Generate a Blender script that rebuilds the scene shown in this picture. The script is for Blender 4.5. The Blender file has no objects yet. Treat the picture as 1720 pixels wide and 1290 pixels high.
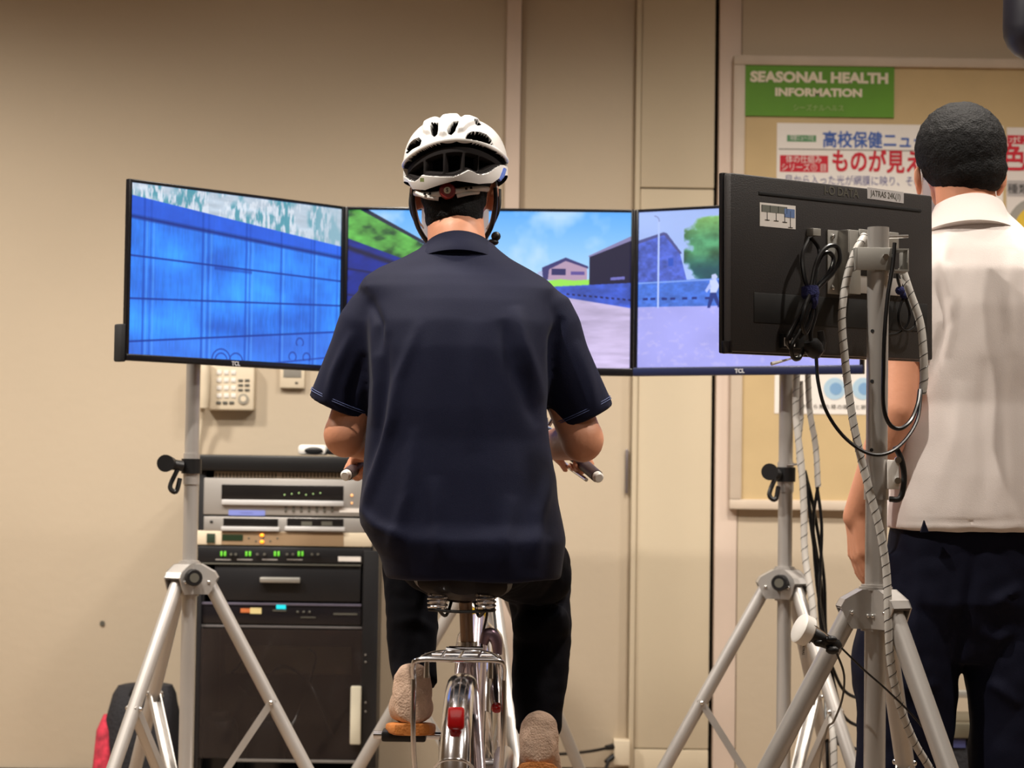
import bpy, bmesh, math, random
import numpy as np
from mathutils import Vector, Matrix, noise
random.seed(7); np.random.seed(7)
R = math.radians; PI = math.pi
SC = bpy.context.scene; COL = SC.collection

# ------------------------------------------------------------ camera, world, lights, exposure
F = 3600.0; CH = 1.0
PITCH = math.atan(145 / F); ROLL = R(0.8)
CAMR = Matrix.Rotation(PI/2 + PITCH, 3, 'X') @ Matrix.Rotation(ROLL, 3, 'Z')
cam = bpy.data.cameras.new('camera'); camo = bpy.data.objects.new('camera', cam); COL.objects.link(camo)
camo.matrix_world = Matrix.Translation((0, 0, CH)) @ CAMR.to_4x4()
cam.sensor_width = 36; cam.lens = 36 * F / 1720; cam.clip_end = 60; cam.clip_start = 0.05
cam.dof.use_dof = True; cam.dof.focus_distance = 4.1; cam.dof.aperture_fstop = 5.6
SC.camera = camo
SC.view_settings.view_transform = 'Standard'; SC.view_settings.look = 'None'
SC.view_settings.gamma = 1; SC.view_settings.use_curve_mapping = False
SC.view_settings.exposure = 0.12
w = bpy.data.worlds.new('world'); SC.world = w; w.use_nodes = True
w.node_tree.nodes['Background'].inputs[0].default_value = (.9, .85, .8, 1)
w.node_tree.nodes['Background'].inputs[1].default_value = .15
WARM = (1, .92, .82)
def spot(loc, target, power, cone, blend, rad, color=WARM):
    l = bpy.data.lights.new('ceiling_spot', 'SPOT'); l.energy = power; l.spot_size = R(cone); l.spot_blend = blend
    l.shadow_soft_size = rad; l.color = color
    o = bpy.data.objects.new('ceiling_spot', l); COL.objects.link(o); o.location = loc
    o.rotation_euler = (Vector(target) - Vector(loc)).to_track_quat('-Z', 'Y').to_euler(); return o
spot((-1.0, 3.55, 3.2), (-.25, 4.4, 1.0), 215, 100, .8, .035)
spot((1.5, 3.5, 3.2), (1.15, 4.6, 1.0), 150, 100, .8, .05)
for x, p in ((-2.3, 480), (-0.7, 205), (0.9, 215), (2.4, 210)):
    spot((x, 4.65, 3.2), (x, 5.3, 0), p, 122, 1.0, .16)
al = bpy.data.lights.new('ceiling_panel_light', 'AREA'); al.energy = 22; al.shape = 'RECTANGLE'; al.size = 3; al.size_y = 2; al.color = WARM
alo = bpy.data.objects.new('ceiling_panel_light', al); COL.objects.link(alo); alo.location = (-.3, .6, 3.3)

# ------------------------------------------------------------ helpers
def P(px, py, Y):
    d = CAMR @ Vector(((px - 860) / F, -(py - 645) / F, -1))
    return Vector((0, 0, CH)) + d * (Y / d.y)
W = {}
def lin(c):
    return tuple(((x/255)/12.92 if x/255 <= .04045 else ((x/255+.055)/1.055)**2.4) for x in c) + (1,)
MATS = {}
def mat(name, rgb, rough=.6, metal=0, bump=0, bscale=60, var=.06, vscale=8, spec=.5, trans=0, emit=None, estr=1, sheen=0, coat=0, alpha=1):
    if name in MATS: return MATS[name]
    m = bpy.data.materials.new(name); m.use_nodes = True; nt = m.node_tree; b = nt.nodes['Principled BSDF']
    base = lin(rgb)
    tc = nt.nodes.new('ShaderNodeTexCoord'); nz = nt.nodes.new('ShaderNodeTexNoise'); nz.inputs['Scale'].default_value = vscale
    nz.inputs['Detail'].default_value = 5
    nt.links.new(tc.outputs['Object'], nz.inputs['Vector'])
    rp = nt.nodes.new('ShaderNodeValToRGB')
    rp.color_ramp.elements[0].position = .3; rp.color_ramp.elements[1].position = .7
    rp.color_ramp.elements[0].color = tuple(c*(1-var) for c in base[:3]) + (1,)
    rp.color_ramp.elements[1].color = tuple(min(1, c*(1+var)) for c in base[:3]) + (1,)
    nt.links.new(nz.outputs['Fac'], rp.inputs['Fac']); nt.links.new(rp.outputs['Color'], b.inputs['Base Color'])
    b.inputs['Roughness'].default_value = rough; b.inputs['Metallic'].default_value = metal
    b.inputs['Specular IOR Level'].default_value = spec
    if sheen: b.inputs['Sheen Weight'].default_value = sheen; b.inputs['Sheen Roughness'].default_value = .5
    if coat: b.inputs['Coat Weight'].default_value = coat
    if trans: b.inputs['Transmission Weight'].default_value = trans
    if alpha < 1: b.inputs['Alpha'].default_value = alpha
    if emit: b.inputs['Emission Color'].default_value = lin(emit); b.inputs['Emission Strength'].default_value = estr
    if bump:
        n2 = nt.nodes.new('ShaderNodeTexNoise'); n2.inputs['Scale'].default_value = bscale; n2.inputs['Detail'].default_value = 4
        nt.links.new(tc.outputs['Object'], n2.inputs['Vector'])
        bp = nt.nodes.new('ShaderNodeBump'); bp.inputs['Strength'].default_value = bump; bp.inputs['Distance'].default_value = .01
        nt.links.new(n2.outputs['Fac'], bp.inputs['Height']); nt.links.new(bp.outputs['Normal'], b.inputs['Normal'])
    MATS[name] = m; return m

M_wall = mat('painted_wall', (194, 179, 157), .85, bump=.08, bscale=40, var=.03, vscale=1.5)
M_wall2 = mat('painted_panel', (201, 187, 162), .85, bump=.05, bscale=40, var=.03, vscale=2)
M_trim = mat('pale_trim', (214, 195, 180), .7, var=.03)
M_gap = mat('black_gap', (10, 10, 10), .9)
M_floor = mat('floor_lino', (130, 110, 90), .5, var=.08)
M_ceil = mat('ceiling_paint', (205, 195, 180), .9)
M_alu = mat('silver_painted_tube', (188, 184, 180), .38, .55, var=.04)
M_alu2 = mat('matte_aluminium', (180, 178, 172), .45, .7, var=.05)
M_chrome = mat('chrome', (215, 215, 220), .14, 1, var=.04)
M_screw = mat('bright_screw', (220, 220, 220), .2, 1)
M_black = mat('black_plastic', (16, 16, 18), .42)
M_blackm = mat('black_matte', (12, 12, 14), .75)
M_bezel = mat('black_bezel', (14, 14, 18), .25)
M_navyplas = mat('dark_navy_bezel', (24, 30, 60), .35)
M_monback = mat('charcoal_monitor_back', (42, 39, 39), .5, bump=.12, bscale=400, var=.04)
M_white = mat('white_plastic', (232, 228, 222), .4)
M_cream = mat('cream_plastic', (214, 200, 176), .5)
M_paper = mat('paper', (226, 220, 214), .8, var=.02)
M_cable = mat('black_cable', (14, 14, 16), .3)
M_wrap = mat('grey_spiral_wrap', (188, 184, 178), .45, var=.04)
M_velcro = mat('navy_velcro', (28, 32, 84), .9, bump=.4, bscale=300)
M_skin = mat('skin', (214, 150, 118), .5, bump=.05, bscale=150, var=.07, vscale=14)
M_hair = mat('black_hair', (8, 7, 8), .7, bump=.5, bscale=260, var=.3, vscale=60, spec=.25)
M_navy = mat('navy_polo_cloth', (21, 24, 46), .75, bump=.12, bscale=700, var=.05, sheen=.03, spec=.12)
M_pants = mat('black_trouser_cloth', (12, 12, 19), .85, bump=.15, bscale=500, spec=.1)
M_pants2 = mat('navy_trouser_cloth', (12, 14, 32), .8, bump=.12, bscale=500, spec=.15)
M_shirtw = mat('white_polo_cloth', (226, 216, 211), .85, bump=.12, bscale=600, var=.02, sheen=.2)
M_mask = mat('white_mask', (235, 238, 242), .8)
M_helm = mat('white_helmet_shell', (240, 238, 236), .28, coat=.3, var=.01)
M_liner = mat('dark_helmet_liner', (4, 4, 5), 1, spec=.05)
M_rib = mat('grey_liner_rib', (30, 26, 26), .85, spec=.2)
M_red = mat('red_reflector', (170, 8, 14), .25, coat=.5)
M_yellow = mat('yellow_band', (235, 195, 20), .5)
M_shoe = mat('beige_suede', (200, 170, 148), .9, bump=.5, bscale=260, var=.15, vscale=40)
M_sole = mat('tan_rubber_sole', (196, 120, 50), .7, bump=.3, bscale=200)
M_saddle = mat('dark_saddle', (40, 32, 32), .45)
M_post = mat('brownish_seat_post', (120, 100, 86), .35, .8)
M_rack = mat('black_rack_steel', (22, 22, 25), .4)
M_rackin = mat('dark_rack_inside', (26, 22, 24), .7)
M_silver = mat('silver_faceplate', (170, 166, 162), .4, .4)
M_silverl = mat('light_silver_tray', (205, 204, 204), .4, .3)
M_win = mat('dark_display_window', (28, 26, 26), .2)
M_khaki = mat('khaki_board_felt', (192, 168, 126), .9, bump=.1, bscale=300, var=.04)
M_frame = mat('pale_board_frame', (198, 182, 164), .6)
M_green = mat('green_sign', (86, 140, 12), .6)
M_txtw = mat('pale_lettering', (224, 214, 190), .7)
M_txtg = mat('grey_green_lettering', (156, 172, 112), .7)
M_txtblue = mat('blue_print', (62, 96, 170), .7)
M_txtred = mat('red_print', (190, 22, 44), .7)
M_txtnavy = mat('navy_print', (84, 84, 140), .7)
M_txtk = mat('black_print', (24, 24, 26), .7)
M_txtdk = mat('dim_grey_print', (84, 82, 74), .5)
M_gprint = mat('green_print', (88, 140, 98), .7)
M_glass = mat('dark_tinted_glass', (60, 52, 50), .05, alpha=.35)
M_bagred = mat('red_patterned_cloth', (165, 40, 58), .9, var=.6, vscale=35)
M_bag = mat('black_bag_cloth', (17, 16, 22), .85, bump=.4, bscale=90)

def fin(name, bm, m, parent=None, local=False, smooth=True, label=None):
    if parent is not None and not local: bm.transform(W[parent.name].inverted())
    me = bpy.data.meshes.new(name); bm.normal_update(); bm.to_mesh(me); bm.free()
    for mm in (m if isinstance(m, (list, tuple)) else [m]): me.materials.append(mm)
    if smooth:
        me.polygons.foreach_set('use_smooth', [True]*len(me.polygons))
        try: me.set_sharp_from_angle(angle=R(38))
        except Exception: pass
    o = bpy.data.objects.new(name, me); COL.objects.link(o)
    if parent is not None: o.parent = parent; W[o.name] = W[parent.name]
    else: W[o.name] = Matrix.Identity(4)
    if label: o['label'] = label
    return o
def many(name, bm, m, parent=None, local=False, smooth=True, label=None):
    seen = set(); isl = []
    for v in bm.verts:
        if v in seen: continue
        st = [v]; seen.add(v); grp = []
        while st:
            a = st.pop(); grp.append(a)
            for e in a.link_edges:
                b = e.other_vert(a)
                if b not in seen: seen.add(b); st.append(b)
        isl.append(grp)
    out = []
    for grp in isl:
        nb = bmesh.new(); mp = {v: nb.verts.new(v.co) for v in grp}
        for f in {f for v in grp for f in v.link_faces}: nb.faces.new([mp[v] for v in f.verts])
        out.append(fin(name, nb, m, parent, local, smooth, label))
    bm.free(); return out
def thing(name, label, cat, loc=(0, 0, 0), rz=0, group=None, mtx=None):
    o = bpy.data.objects.new(name, None); COL.objects.link(o); o.empty_display_size = .05
    M = mtx if mtx is not None else Matrix.Translation(loc) @ Matrix.Rotation(rz, 4, 'Z')
    o.matrix_world = M; W[o.name] = M.copy(); o['label'] = label; o['category'] = cat
    if group: o['group'] = group
    return o
def tag(o, label, cat, group=None):
    o['label'] = label; o['category'] = cat
    if group: o['group'] = group
    return o
def struct(o): o['kind'] = 'structure'; return o
def bx(bm, x0, x1, y0, y1, z0, z1, bev=0, M=None, seg=2):
    g = bmesh.ops.create_cube(bm, size=1); vs = g['verts']
    for v in vs: v.co = Vector(((x0+x1)/2 + v.co.x*(x1-x0), (y0+y1)/2 + v.co.y*(y1-y0), (z0+z1)/2 + v.co.z*(z1-z0)))
    if bev:
        es = list({e for v in vs for e in v.link_edges})
        r = bmesh.ops.bevel(bm, geom=es, offset=bev, segments=seg, affect='EDGES', profile=.5); vs = list({v for f in r['faces'] for v in f.verts} | {v for v in vs if v.is_valid})
    if M is not None:
        for v in vs: v.co = M @ v.co
    return bm
def box(*a, **k): return bx(bmesh.new(), *a, **k)
def frame_of(d):
    d = d.normalized(); u = Vector((0, 0, 1)) if abs(d.z) < .95 else Vector((0, 1, 0))
    s = d.cross(u).normalized(); return s, s.cross(d).normalized()
def smooth_pts(pts, n=6):
    pts = [Vector(p) for p in pts]
    if len(pts) < 3: return pts
    out = []; q = [pts[0]*2 - pts[1]] + pts + [pts[-1]*2 - pts[-2]]
    for i in range(1, len(q)-2):
        for k in range(n):
            t = k/n; a, b, c, d = q[i-1:i+3]
            out.append(.5*((2*b) + (c-a)*t + (2*a-5*b+4*c-d)*t*t + (3*b-a-3*c+d)*t**3))
    out.append(pts[-1]); return out
def tube(bm, pts, r, n=10, sm=0, caps=True):
    if sm: 
        k = len(pts); P2 = smooth_pts(pts, sm)
        if isinstance(r, (list, tuple)):
            r = [r[min(k-1, int(i/sm))]*(1-(i/sm) % 1) + r[min(k-1, int(i/sm)+1)]*((i/sm) % 1) for i in range(len(P2))]
        pts = P2
    pts = [Vector(p) for p in pts]; rings = []
    up = None
    for i, p in enumerate(pts):
        d = (pts[min(i+1, len(pts)-1)] - pts[max(i-1, 0)]).normalized()
        if up is None: s, u = frame_of(d)
        else:
            s = d.cross(up); s = s.normalized() if s.length > 1e-6 else frame_of(d)[0]; u = s.cross(d).normalized()
        up = u; rr = r[i] if isinstance(r, (list, tuple)) else r
        rings.append([bm.verts.new(p + (s*math.cos(2*PI*k/n) + u*math.sin(2*PI*k/n))*rr) for k in range(n)])
    for a, b in zip(rings, rings[1:]):
        for k in range(n): bm.faces.new((a[k], b[k], b[(k+1) % n], a[(k+1) % n]))
    if caps: bm.faces.new(rings[0]); bm.faces.new(rings[-1][::-1])
    return bm
def T(pts, r, n=12, sm=0): return tube(bmesh.new(), pts, r, n, sm)
def disc(bm, c, d, r, n=24): return tube(bm, [c, c-Vector((0, d, 0))], r, n)
def ell(bm, c, r, rot=None, seg=24):
    g = bmesh.ops.create_uvsphere(bm, u_segments=seg, v_segments=seg//2, radius=1)
    m = Matrix.Translation(c) @ (rot.to_4x4() if rot is not None else Matrix.Identity(4)) @ Matrix.Diagonal((r[0], r[1], r[2], 1))
    for v in g['verts']: v.co = m @ v.co
    return bm
def capsule(bm, a, b, ra, rb, n=18):
    a = Vector(a); b = Vector(b); d = (b-a)
    L = d.length; d = d.normalized()
    pts = []; rs = []
    for k in range(1, 6): t = k/5*PI/2; pts.append(a - d*ra*math.cos(t)); rs.append(max(.0008, ra*math.sin(t)))
    for k in range(4, -1, -1): t = k/5*PI/2; pts.append(b + d*rb*math.cos(t)*(1 if k else 1)); rs.append(max(.0008, rb*math.sin(t) if k else .0008))
    # insert equal-radius ends
    pts.insert(5, b.copy()); rs.insert(5, rb)
    tube(bm, pts, rs, n); return bm
def loft(bm, rings, n=40):
    """rings: (cx,cy,z,a,b,exp)"""
    R_ = []
    for (cx, cy, z, a, b, e) in rings:
        rr = []
        for k in range(n):
            t = 2*PI*k/n; c, s = math.cos(t), math.sin(t)
            rr.append(bm.verts.new((cx + a*math.copysign(abs(c)**(2/e), c), cy + b*math.copysign(abs(s)**(2/e), s), z)))
        R_.append(rr)
    for p, q in zip(R_, R_[1:]):
        for k in range(n): bm.faces.new((p[k], p[(k+1) % n], q[(k+1) % n], q[k]))
    bm.faces.new(R_[0][::-1]); bm.faces.new(R_[-1]); return bm
def fuse(bm, voxel, sm=4, fac=.5):
    me = bpy.data.meshes.new('tmp'); bmesh.ops.recalc_face_normals(bm, faces=bm.faces); bm.to_mesh(me); bm.free()
    o = bpy.data.objects.new('tmp', me); COL.objects.link(o)
    md = o.modifiers.new('r', 'REMESH'); md.mode = 'VOXEL'; md.voxel_size = voxel; md.adaptivity = 0
    if sm: s = o.modifiers.new('s', 'SMOOTH'); s.iterations = sm; s.factor = fac
    dg = bpy.context.evaluated_depsgraph_get(); dg.update()
    ev = o.evaluated_get(dg); me2 = bpy.data.meshes.new_from_object(ev)
    b2 = bmesh.new(); b2.from_mesh(me2)
    bpy.data.objects.remove(o); bpy.data.meshes.remove(me); bpy.data.meshes.remove(me2); return b2
def displace(bm, fn):
    bm.normal_update()
    mv = [(v, v.normal * fn(v.co, v.normal)) for v in bm.verts]
    for v, d in mv: v.co = v.co + d
    return bm
def text_bm(s, size, M, ext=.0006, bold=0, sx=1.0, align='CENTER'):
    cu = bpy.data.curves.new('t', 'FONT'); cu.body = s; cu.size = size; cu.extrude = ext; cu.offset = bold; cu.resolution_u = 3
    cu.align_x = align; cu.align_y = 'CENTER'
    o = bpy.data.objects.new('t', cu); COL.objects.link(o); dg = bpy.context.evaluated_depsgraph_get(); dg.update()
    me = bpy.data.meshes.new_from_object(o.evaluated_get(dg)); bm = bmesh.new(); bm.from_mesh(me)
    bpy.data.objects.remove(o); bpy.data.curves.remove(cu); bpy.data.meshes.remove(me)
    bm.transform(M @ Matrix.Diagonal((sx, 1, 1, 1))); return bm
UP = Matrix.Rotation(PI/2, 4, 'X')      # text stands up, faces -Y
def join(*bms):
    out = bmesh.new()
    for b in bms:
        me = bpy.data.meshes.new('j'); b.to_mesh(me); b.free(); out.from_mesh(me); bpy.data.meshes.remove(me)
    return out
def screws(bm, pts, r=.004, d=(0, -1, 0)):
    for p in pts:
        p = Vector(p); ell(bm, p, (r, r, r), seg=10)
    return bm

# ------------------------------------------------------------ the room
WY = 6.6
def wx(px, py=645): return P(px, py, WY).x
def wz(py, px=860): return P(px, py, WY).z
f = struct(fin('floor', box(-4.2, 4.2, -3.5, WY+.3, -.1, 0), M_floor, smooth=False))
c = struct(fin('ceiling', box(-4.2, 4.2, -3.5, WY+.3, 3.4, 3.5), M_ceil, smooth=False))
struct(fin('wall_left', box(-4.3, -4.2, -3.5, WY+.3, 0, 3.4), M_wall, smooth=False))
struct(fin('wall_right', box(4.2, 4.3, -3.5, WY+.3, 0, 3.4), M_wall, smooth=False))
struct(fin('wall_rear', box(-4.2, 4.2, -3.6, -3.5, 0, 3.4), M_wall, smooth=False))
wb = struct(fin('wall_back', box(-4.2, 4.2, WY+.06, WY+.16, 0, 3.4), M_gap, smooth=False))
def wpanel(px0, px1, z0, z1, y0=0, m=M_wall, name='panel', x0=None, x1=None, bev=.003):
    a = wx(px0) if x0 is None else x0; b = wx(px1) if x1 is None else x1
    return fin(name, box(a, b, WY+y0, WY+.07, z0, z1, bev), m, wb)
wpanel(0, 843, 0, 3.38, 0, x0=-4.2)
wpanel(868.5, 1062, .09, 3.38, .028, M_wall)
wpanel(0, 0, .05, wz(1258, 1130)-.003, 0.004, M_wall2, x0=wx(1072), x1=wx(1196))
wpanel(0, 0, wz(1258, 1130), wz(316, 1130)-.002, 0.006, M_wall2, x0=wx(1072), x1=wx(1196))
wpanel(0, 0, wz(316, 1130)+.002, 3.38, 0.002, M_wall2, x0=wx(1072), x1=wx(1196))
wpanel(1203, 1240, 0, 3.38, -.004, M_trim)
wpanel(1241, 0, 0, 3.38, 0, x1=4.2)
struct(fin('trim_1', box(wx(843), wx(868), WY-.022, WY+.06, 0, 3.38, .003), M_trim))
struct(fin('trim_2', box(wx(1062.5), wx(1071.5), WY-.004, WY+.06, 0, 3.38, .003), M_wall2))
struct(fin('baseboard_back', box(-4.2, wx(842), WY-.012, WY, 0, .07, .003), M_blackm))
pull = fin('flush_pull', box(wx(1053), wx(1057), WY+.012, WY+.03, wz(826), wz(752), .002), mat('dull_steel', (120, 112, 115), .4, .6), wb, label='slim dull metal flush pull on the narrow door panel')
gm = P(172, 1047, WY)
fin('cable_hole', T([gm+Vector((0, .004, 0)), gm+Vector((0, -.004, 0))], .008, 14), M_txtdk, wb)

# ------------------------------------------------------------ televisions
def img_from(arr, name):
    h, w_ = arr.shape[:2]; im = bpy.data.images.new(name, w_, h)
    a = np.ones((h, w_, 4), np.float32); a[..., :3] = np.clip(arr, 0, 1)
    im.pixels.foreach_set(a[::-1].ravel()); im.update(); im.pack(); return im
def fbm(h, w_, sc, seed, sx=1):
    rs = np.random.RandomState(seed); out = np.zeros((h, w_)); amp = 1; tot = 0
    for o in range(4):
        gh, gw = max(2, int(sc*2**o)), max(2, int(sc*2**o*sx)); g = rs.rand(gh+1, gw+1)
        y = np.linspace(0, gh-1e-3, h); x = np.linspace(0, gw-1e-3, w_); yi = y.astype(int); xi = x.astype(int)
        fy = (y-yi)[:, None]; fx = (x-xi)[None]; fy = fy*fy*(3-2*fy); fx = fx*fx*(3-2*fx)
        v = g[yi][:, xi]*(1-fy)*(1-fx) + g[yi+1][:, xi]*fy*(1-fx) + g[yi][:, xi+1]*(1-fy)*fx + g[yi+1][:, xi+1]*fy*fx
        out += v*amp; tot += amp; amp *= .5
    return out/tot
H_, W_ = 420, 720
TT, SS = np.meshgrid(np.linspace(0, 1, H_), np.linspace(0, 1, W_), indexing='ij')
def C(*c): return np.array(c, float)/255
def mixm(img, mask, col): m = np.clip(mask, 0, 1)[..., None]; return img*(1-m) + col*m
def line_m(d, wd): return np.clip(1.2 - np.abs(d)/wd, 0, 1)
def below(v, soft=.004): return np.clip(v/soft + .5, 0, 1)
def poly_m(S, Tt, pts):
    ins = np.zeros(S.shape, bool); n = len(pts)
    for i in range(n):
        (x0, y0), (x1, y1) = pts[i], pts[(i+1) % n]
        if y0 == y1: continue
        cnd = ((y0 > Tt) != (y1 > Tt)) & (S < (x1-x0)*(Tt-y0)/(y1-y0) + x0); ins ^= cnd
    return ins.astype(float)
def screen_left():
    n1 = fbm(H_, W_, 5, 1); n2 = fbm(H_, W_, 40, 2, .4); n3 = fbm(H_, W_, 12, 3, 12); n4 = fbm(H_, W_, 10, 9, 3)
    img = C(44, 124, 236)*(.82 + .42*n1[..., None]) * (.9+.2*n3[..., None]) + (n1[..., None]-.5)*C(10, 40, 10)
    rows = [(.07, .235), (.18, .295), (.42, .455), (.67, .61), (.92, .775), (1.13, .93)]
    L = [a + (b-a)*SS for a, b in rows]
    ledge = (TT > L[0]) & (TT < L[1]); img = mixm(img, ledge*.75, C(36, 84, 214)*(.85+.3*n1[..., None]))
    lo = (TT > L[4]); img = mixm(img, lo*.35, C(70, 110, 220))
    for i, s in enumerate([.06, .09, .325, .352, .53, .548, .70, .85, .865, .985]):
        img = mixm(img, line_m(SS - s, .006)*(TT > L[0])*(.35 if i % 2 else .6), C(14, 62, 170))
        img = mixm(img, line_m(SS - s - .013, .005)*(TT > L[1])*.35, C(110, 180, 255))
    img = mixm(img, line_m(TT - L[1] - .012, .016)*.85, C(8, 34, 120))
    for i in (2, 3, 4): img = mixm(img, line_m(TT - L[i], .007)*.9, C(8, 44, 140))
    img = mixm(img, line_m(TT - L[2] - .015, .012)*.5*(SS > .38)*(SS < .56), C(8, 44, 140))
    img = mixm(img, line_m(TT - L[5], .006)*(SS > .5)*.8, C(20, 50, 150))
    arcs = np.zeros_like(SS)
    for (cx, cy, r) in ((.42, 1.0, .07), (.42, 1.0, .045), (.80, .86, .028), (.765, .95, .028), (.835, .95, .028), (.49, 1.0, .05)):
        d = np.hypot((SS-cx)*1.6, TT-cy); arcs = np.maximum(arcs, line_m(d-r, .006)*(TT < cy+.02))
    img = mixm(img, arcs*.7, C(20, 40, 130))
    gr = C(196, 212, 228)*(.85+.2*n2[..., None]); n5 = fbm(H_, W_, 18, 21, 5); n6 = fbm(H_, W_, 5, 22, 2); tealm = np.clip((n5-.44)*7, 0, 1)*np.clip((n6-.36)*6, 0, 1)
    gr = mixm(gr, tealm*.8, C(62, 142, 160)); gr = mixm(gr, np.clip((.42-n5)*6, 0, .5), C(235, 240, 248)); gr = mixm(gr, np.clip((SS-.75)*3, 0, .6), C(170, 190, 205))
    return mixm(img, below(L[0]-TT), gr)
def screen_centre():
    S = 578 + SS*480; Y = 352 + TT*273
    n = fbm(H_, W_, 4, 5, 2); n2 = fbm(H_, W_, 30, 6)
    img = mixm(np.ones((H_, W_, 3))*C(96, 172, 248), np.clip((Y-360)/110, 0, 1), C(176, 216, 250)); img = mixm(img, np.clip((n-.5)*3, 0, .7), C(205, 228, 250))
    img = mixm(img, poly_m(S, Y, [(900, 470), (900, 458), (912, 452), (985, 455), (985, 475)]), C(170, 180, 220))
    img = mixm(img, poly_m(S, Y, [(912, 470), (912, 450), (948, 434), (984, 448), (984, 472)]), C(176, 148, 176))
    img = mixm(img, poly_m(S, Y, [(908, 452), (908, 449), (948, 431), (986, 446), (986, 450), (948, 437), (920, 452), (918, 470), (910, 470)]), C(52, 50, 110))
    img = mixm(img, poly_m(S, Y, [(924, 451), (948, 451), (948, 462), (924, 462)]), C(40, 40, 96)); img = mixm(img, poly_m(S, Y, [(957, 455), (980, 455), (980, 461), (957, 461)]), C(90, 76, 150))
    img = mixm(img, poly_m(S, Y, [(918, 484), (918, 472), (940, 469), (962, 471), (990, 469), (990, 484)]), C(150, 226, 84))
    img = mixm(img, poly_m(S, Y, [(986, 428), (1060, 392), (1060, 402), (990, 432)]), C(130, 124, 170))
    img = mixm(img, poly_m(S, Y, [(988, 430), (1060, 400), (1060, 482), (988, 482)]), C(12, 10, 52))
    img = mixm(img, poly_m(S, Y, [(1024, 465), (1048, 463), (1048, 468), (1024, 470)]), C(110, 110, 190))
    wl = poly_m(S, Y, [(860, 486), (1060, 474), (1060, 520), (1010, 513), (940, 500), (860, 492)]); img = mixm(img, wl, C(54, 84, 190)*(.7+.6*n2[..., None]))
    for k in range(14):
        x = 950 + k*9.5; img = mixm(img, poly_m(S, Y, [(x, 493+k*.8), (x+5, 494+k*.8), (x+5, 497+k*.8), (x, 496+k*.8)]), C(16, 20, 80))
    nr = fbm(H_, W_, 6, 8, .6); nr2 = fbm(H_, W_, 40, 11, .3)
    img = mixm(img, below((Y - (498+(S-930)*.155))/273)*(S > 860), (C(190, 176, 212)*(.75+.35*nr[..., None]+.25*nr2[..., None])))
    img = mixm(img, (S <= 870)*below((Y-470)/273), C(150, 150, 200))
    # bank and wall on the left
    ln = poly_m(S, Y, [(598, 352), (612, 352), (720, 412), (720, 418)]); img = mixm(img, ln, C(20, 30, 60))
    g = fbm(H_, W_, 14, 12); bank = poly_m(S, Y, [(570, 345), (604, 352), (730, 425), (730, 460), (570, 415)])
    img = mixm(img, bank, C(88, 168, 72)*(.3+1.3*g[..., None])); img = mixm(img, bank*np.clip((.42-g)*5, 0, .7), C(16, 60, 40))
    img = mixm(img, ln, C(20, 30, 60))
    wv = below((Y - (402+(S-578)*.37))/273)*(S < 860); img = mixm(img, wv, C(10, 36, 138)*(.8+.4*n2[..., None]))
    img = mixm(img, line_m((Y-(418+(S-578)*.34))/273, .02)*wv, C(8, 12, 60)); 
    for k in (455, 500, 545): img = mixm(img, line_m((Y-(k+(S-578)*.15))/273, .008)*wv, C(8, 16, 80))
    return img
def screen_right():
    S = 1070 + SS*378; Y = 346 + (1-SS)*4 + TT*276
    n = fbm(H_, W_, 5, 15); n2 = fbm(H_, W_, 40, 16); n3 = fbm(H_, W_, 14, 17)
    img = np.ones((H_, W_, 3))*C(164, 188, 244)*(.95+.1*n[..., None])
    img = mixm(img, poly_m(S, Y, [(1060, 402), (1114, 386), (1120, 388), (1147, 424), (1142, 426), (1116, 392), (1066, 410)]), C(74, 80, 140))
    img = mixm(img, poly_m(S, Y, [(1060, 408), (1115, 391), (1144, 426), (1156, 472), (1060, 476)]), C(74, 96, 196)*(.7+.6*n2[..., None]))
    img = mixm(img, poly_m(S, Y, [(1123, 432), (1132, 432), (1132, 446), (1123, 446)]), C(40, 80, 190))
    d = np.hypot((S-1215)/62, (Y-425)/64)+ (n3-.5)*.9; tr = below((1-d)/8, .02)*(Y < 472)*(S > 1150)
    img = mixm(img, tr, C(90, 170, 120)*(.35+.9*n3[..., None])+np.clip((400-Y)/90, 0, .4)[..., None]*C(160, 170, 60)); img = mixm(img, tr*np.clip((Y-425)/40, 0, .7), C(14, 66, 96))
    wl = (Y > 473-(S-1070)*.03)*(Y < 517); img = mixm(img, wl.astype(float), C(66, 112, 212)*(.8+.4*n2[..., None])); img = mixm(img, line_m((Y-(475-(S-1070)*.03))/276, .006), C(130, 164, 240))
    for x in (1078, 1092, 1112, 1127, 1148, 1165, 1188, 1212, 1240, 1262, 1290): img = mixm(img, poly_m(S, Y, [(x, 501), (x+9, 501), (x+9, 505), (x, 505)]), C(24, 40, 120))
    img = mixm(img, below((Y-517)/276), C(166, 166, 238)*(.94+.12*n[..., None])); img = mixm(img, below((Y-517)/276)*np.clip((n2-.6)*2, 0, .3), C(210, 200, 240))
    img = mixm(img, ((np.abs(S-1105.5) < 1.8)*(Y > 362)*(Y < 519)).astype(float), C(176, 196, 250))
    img = mixm(img, line_m((np.hypot(S-1097, Y-366)-9)/276, .004)*(S > 1097)*(Y < 367), C(120, 130, 180))
    for pts, cc in (([(1199, 463), (1206, 461), (1210, 467), (1205, 472), (1199, 470)], (190, 200, 240)), ([(1196, 472), (1207, 471), (1213, 482), (1207, 495), (1197, 495)], (196, 208, 250)),
                    ([(1196, 476), (1188, 490), (1191, 494), (1199, 484)], (170, 186, 246)), ([(1197, 494), (1207, 494), (1216, 518), (1211, 520), (1203, 503), (1197, 520), (1192, 520)], (26, 50, 130))):
        img = mixm(img, poly_m(S, Y, pts), C(*cc))
    return img
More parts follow.
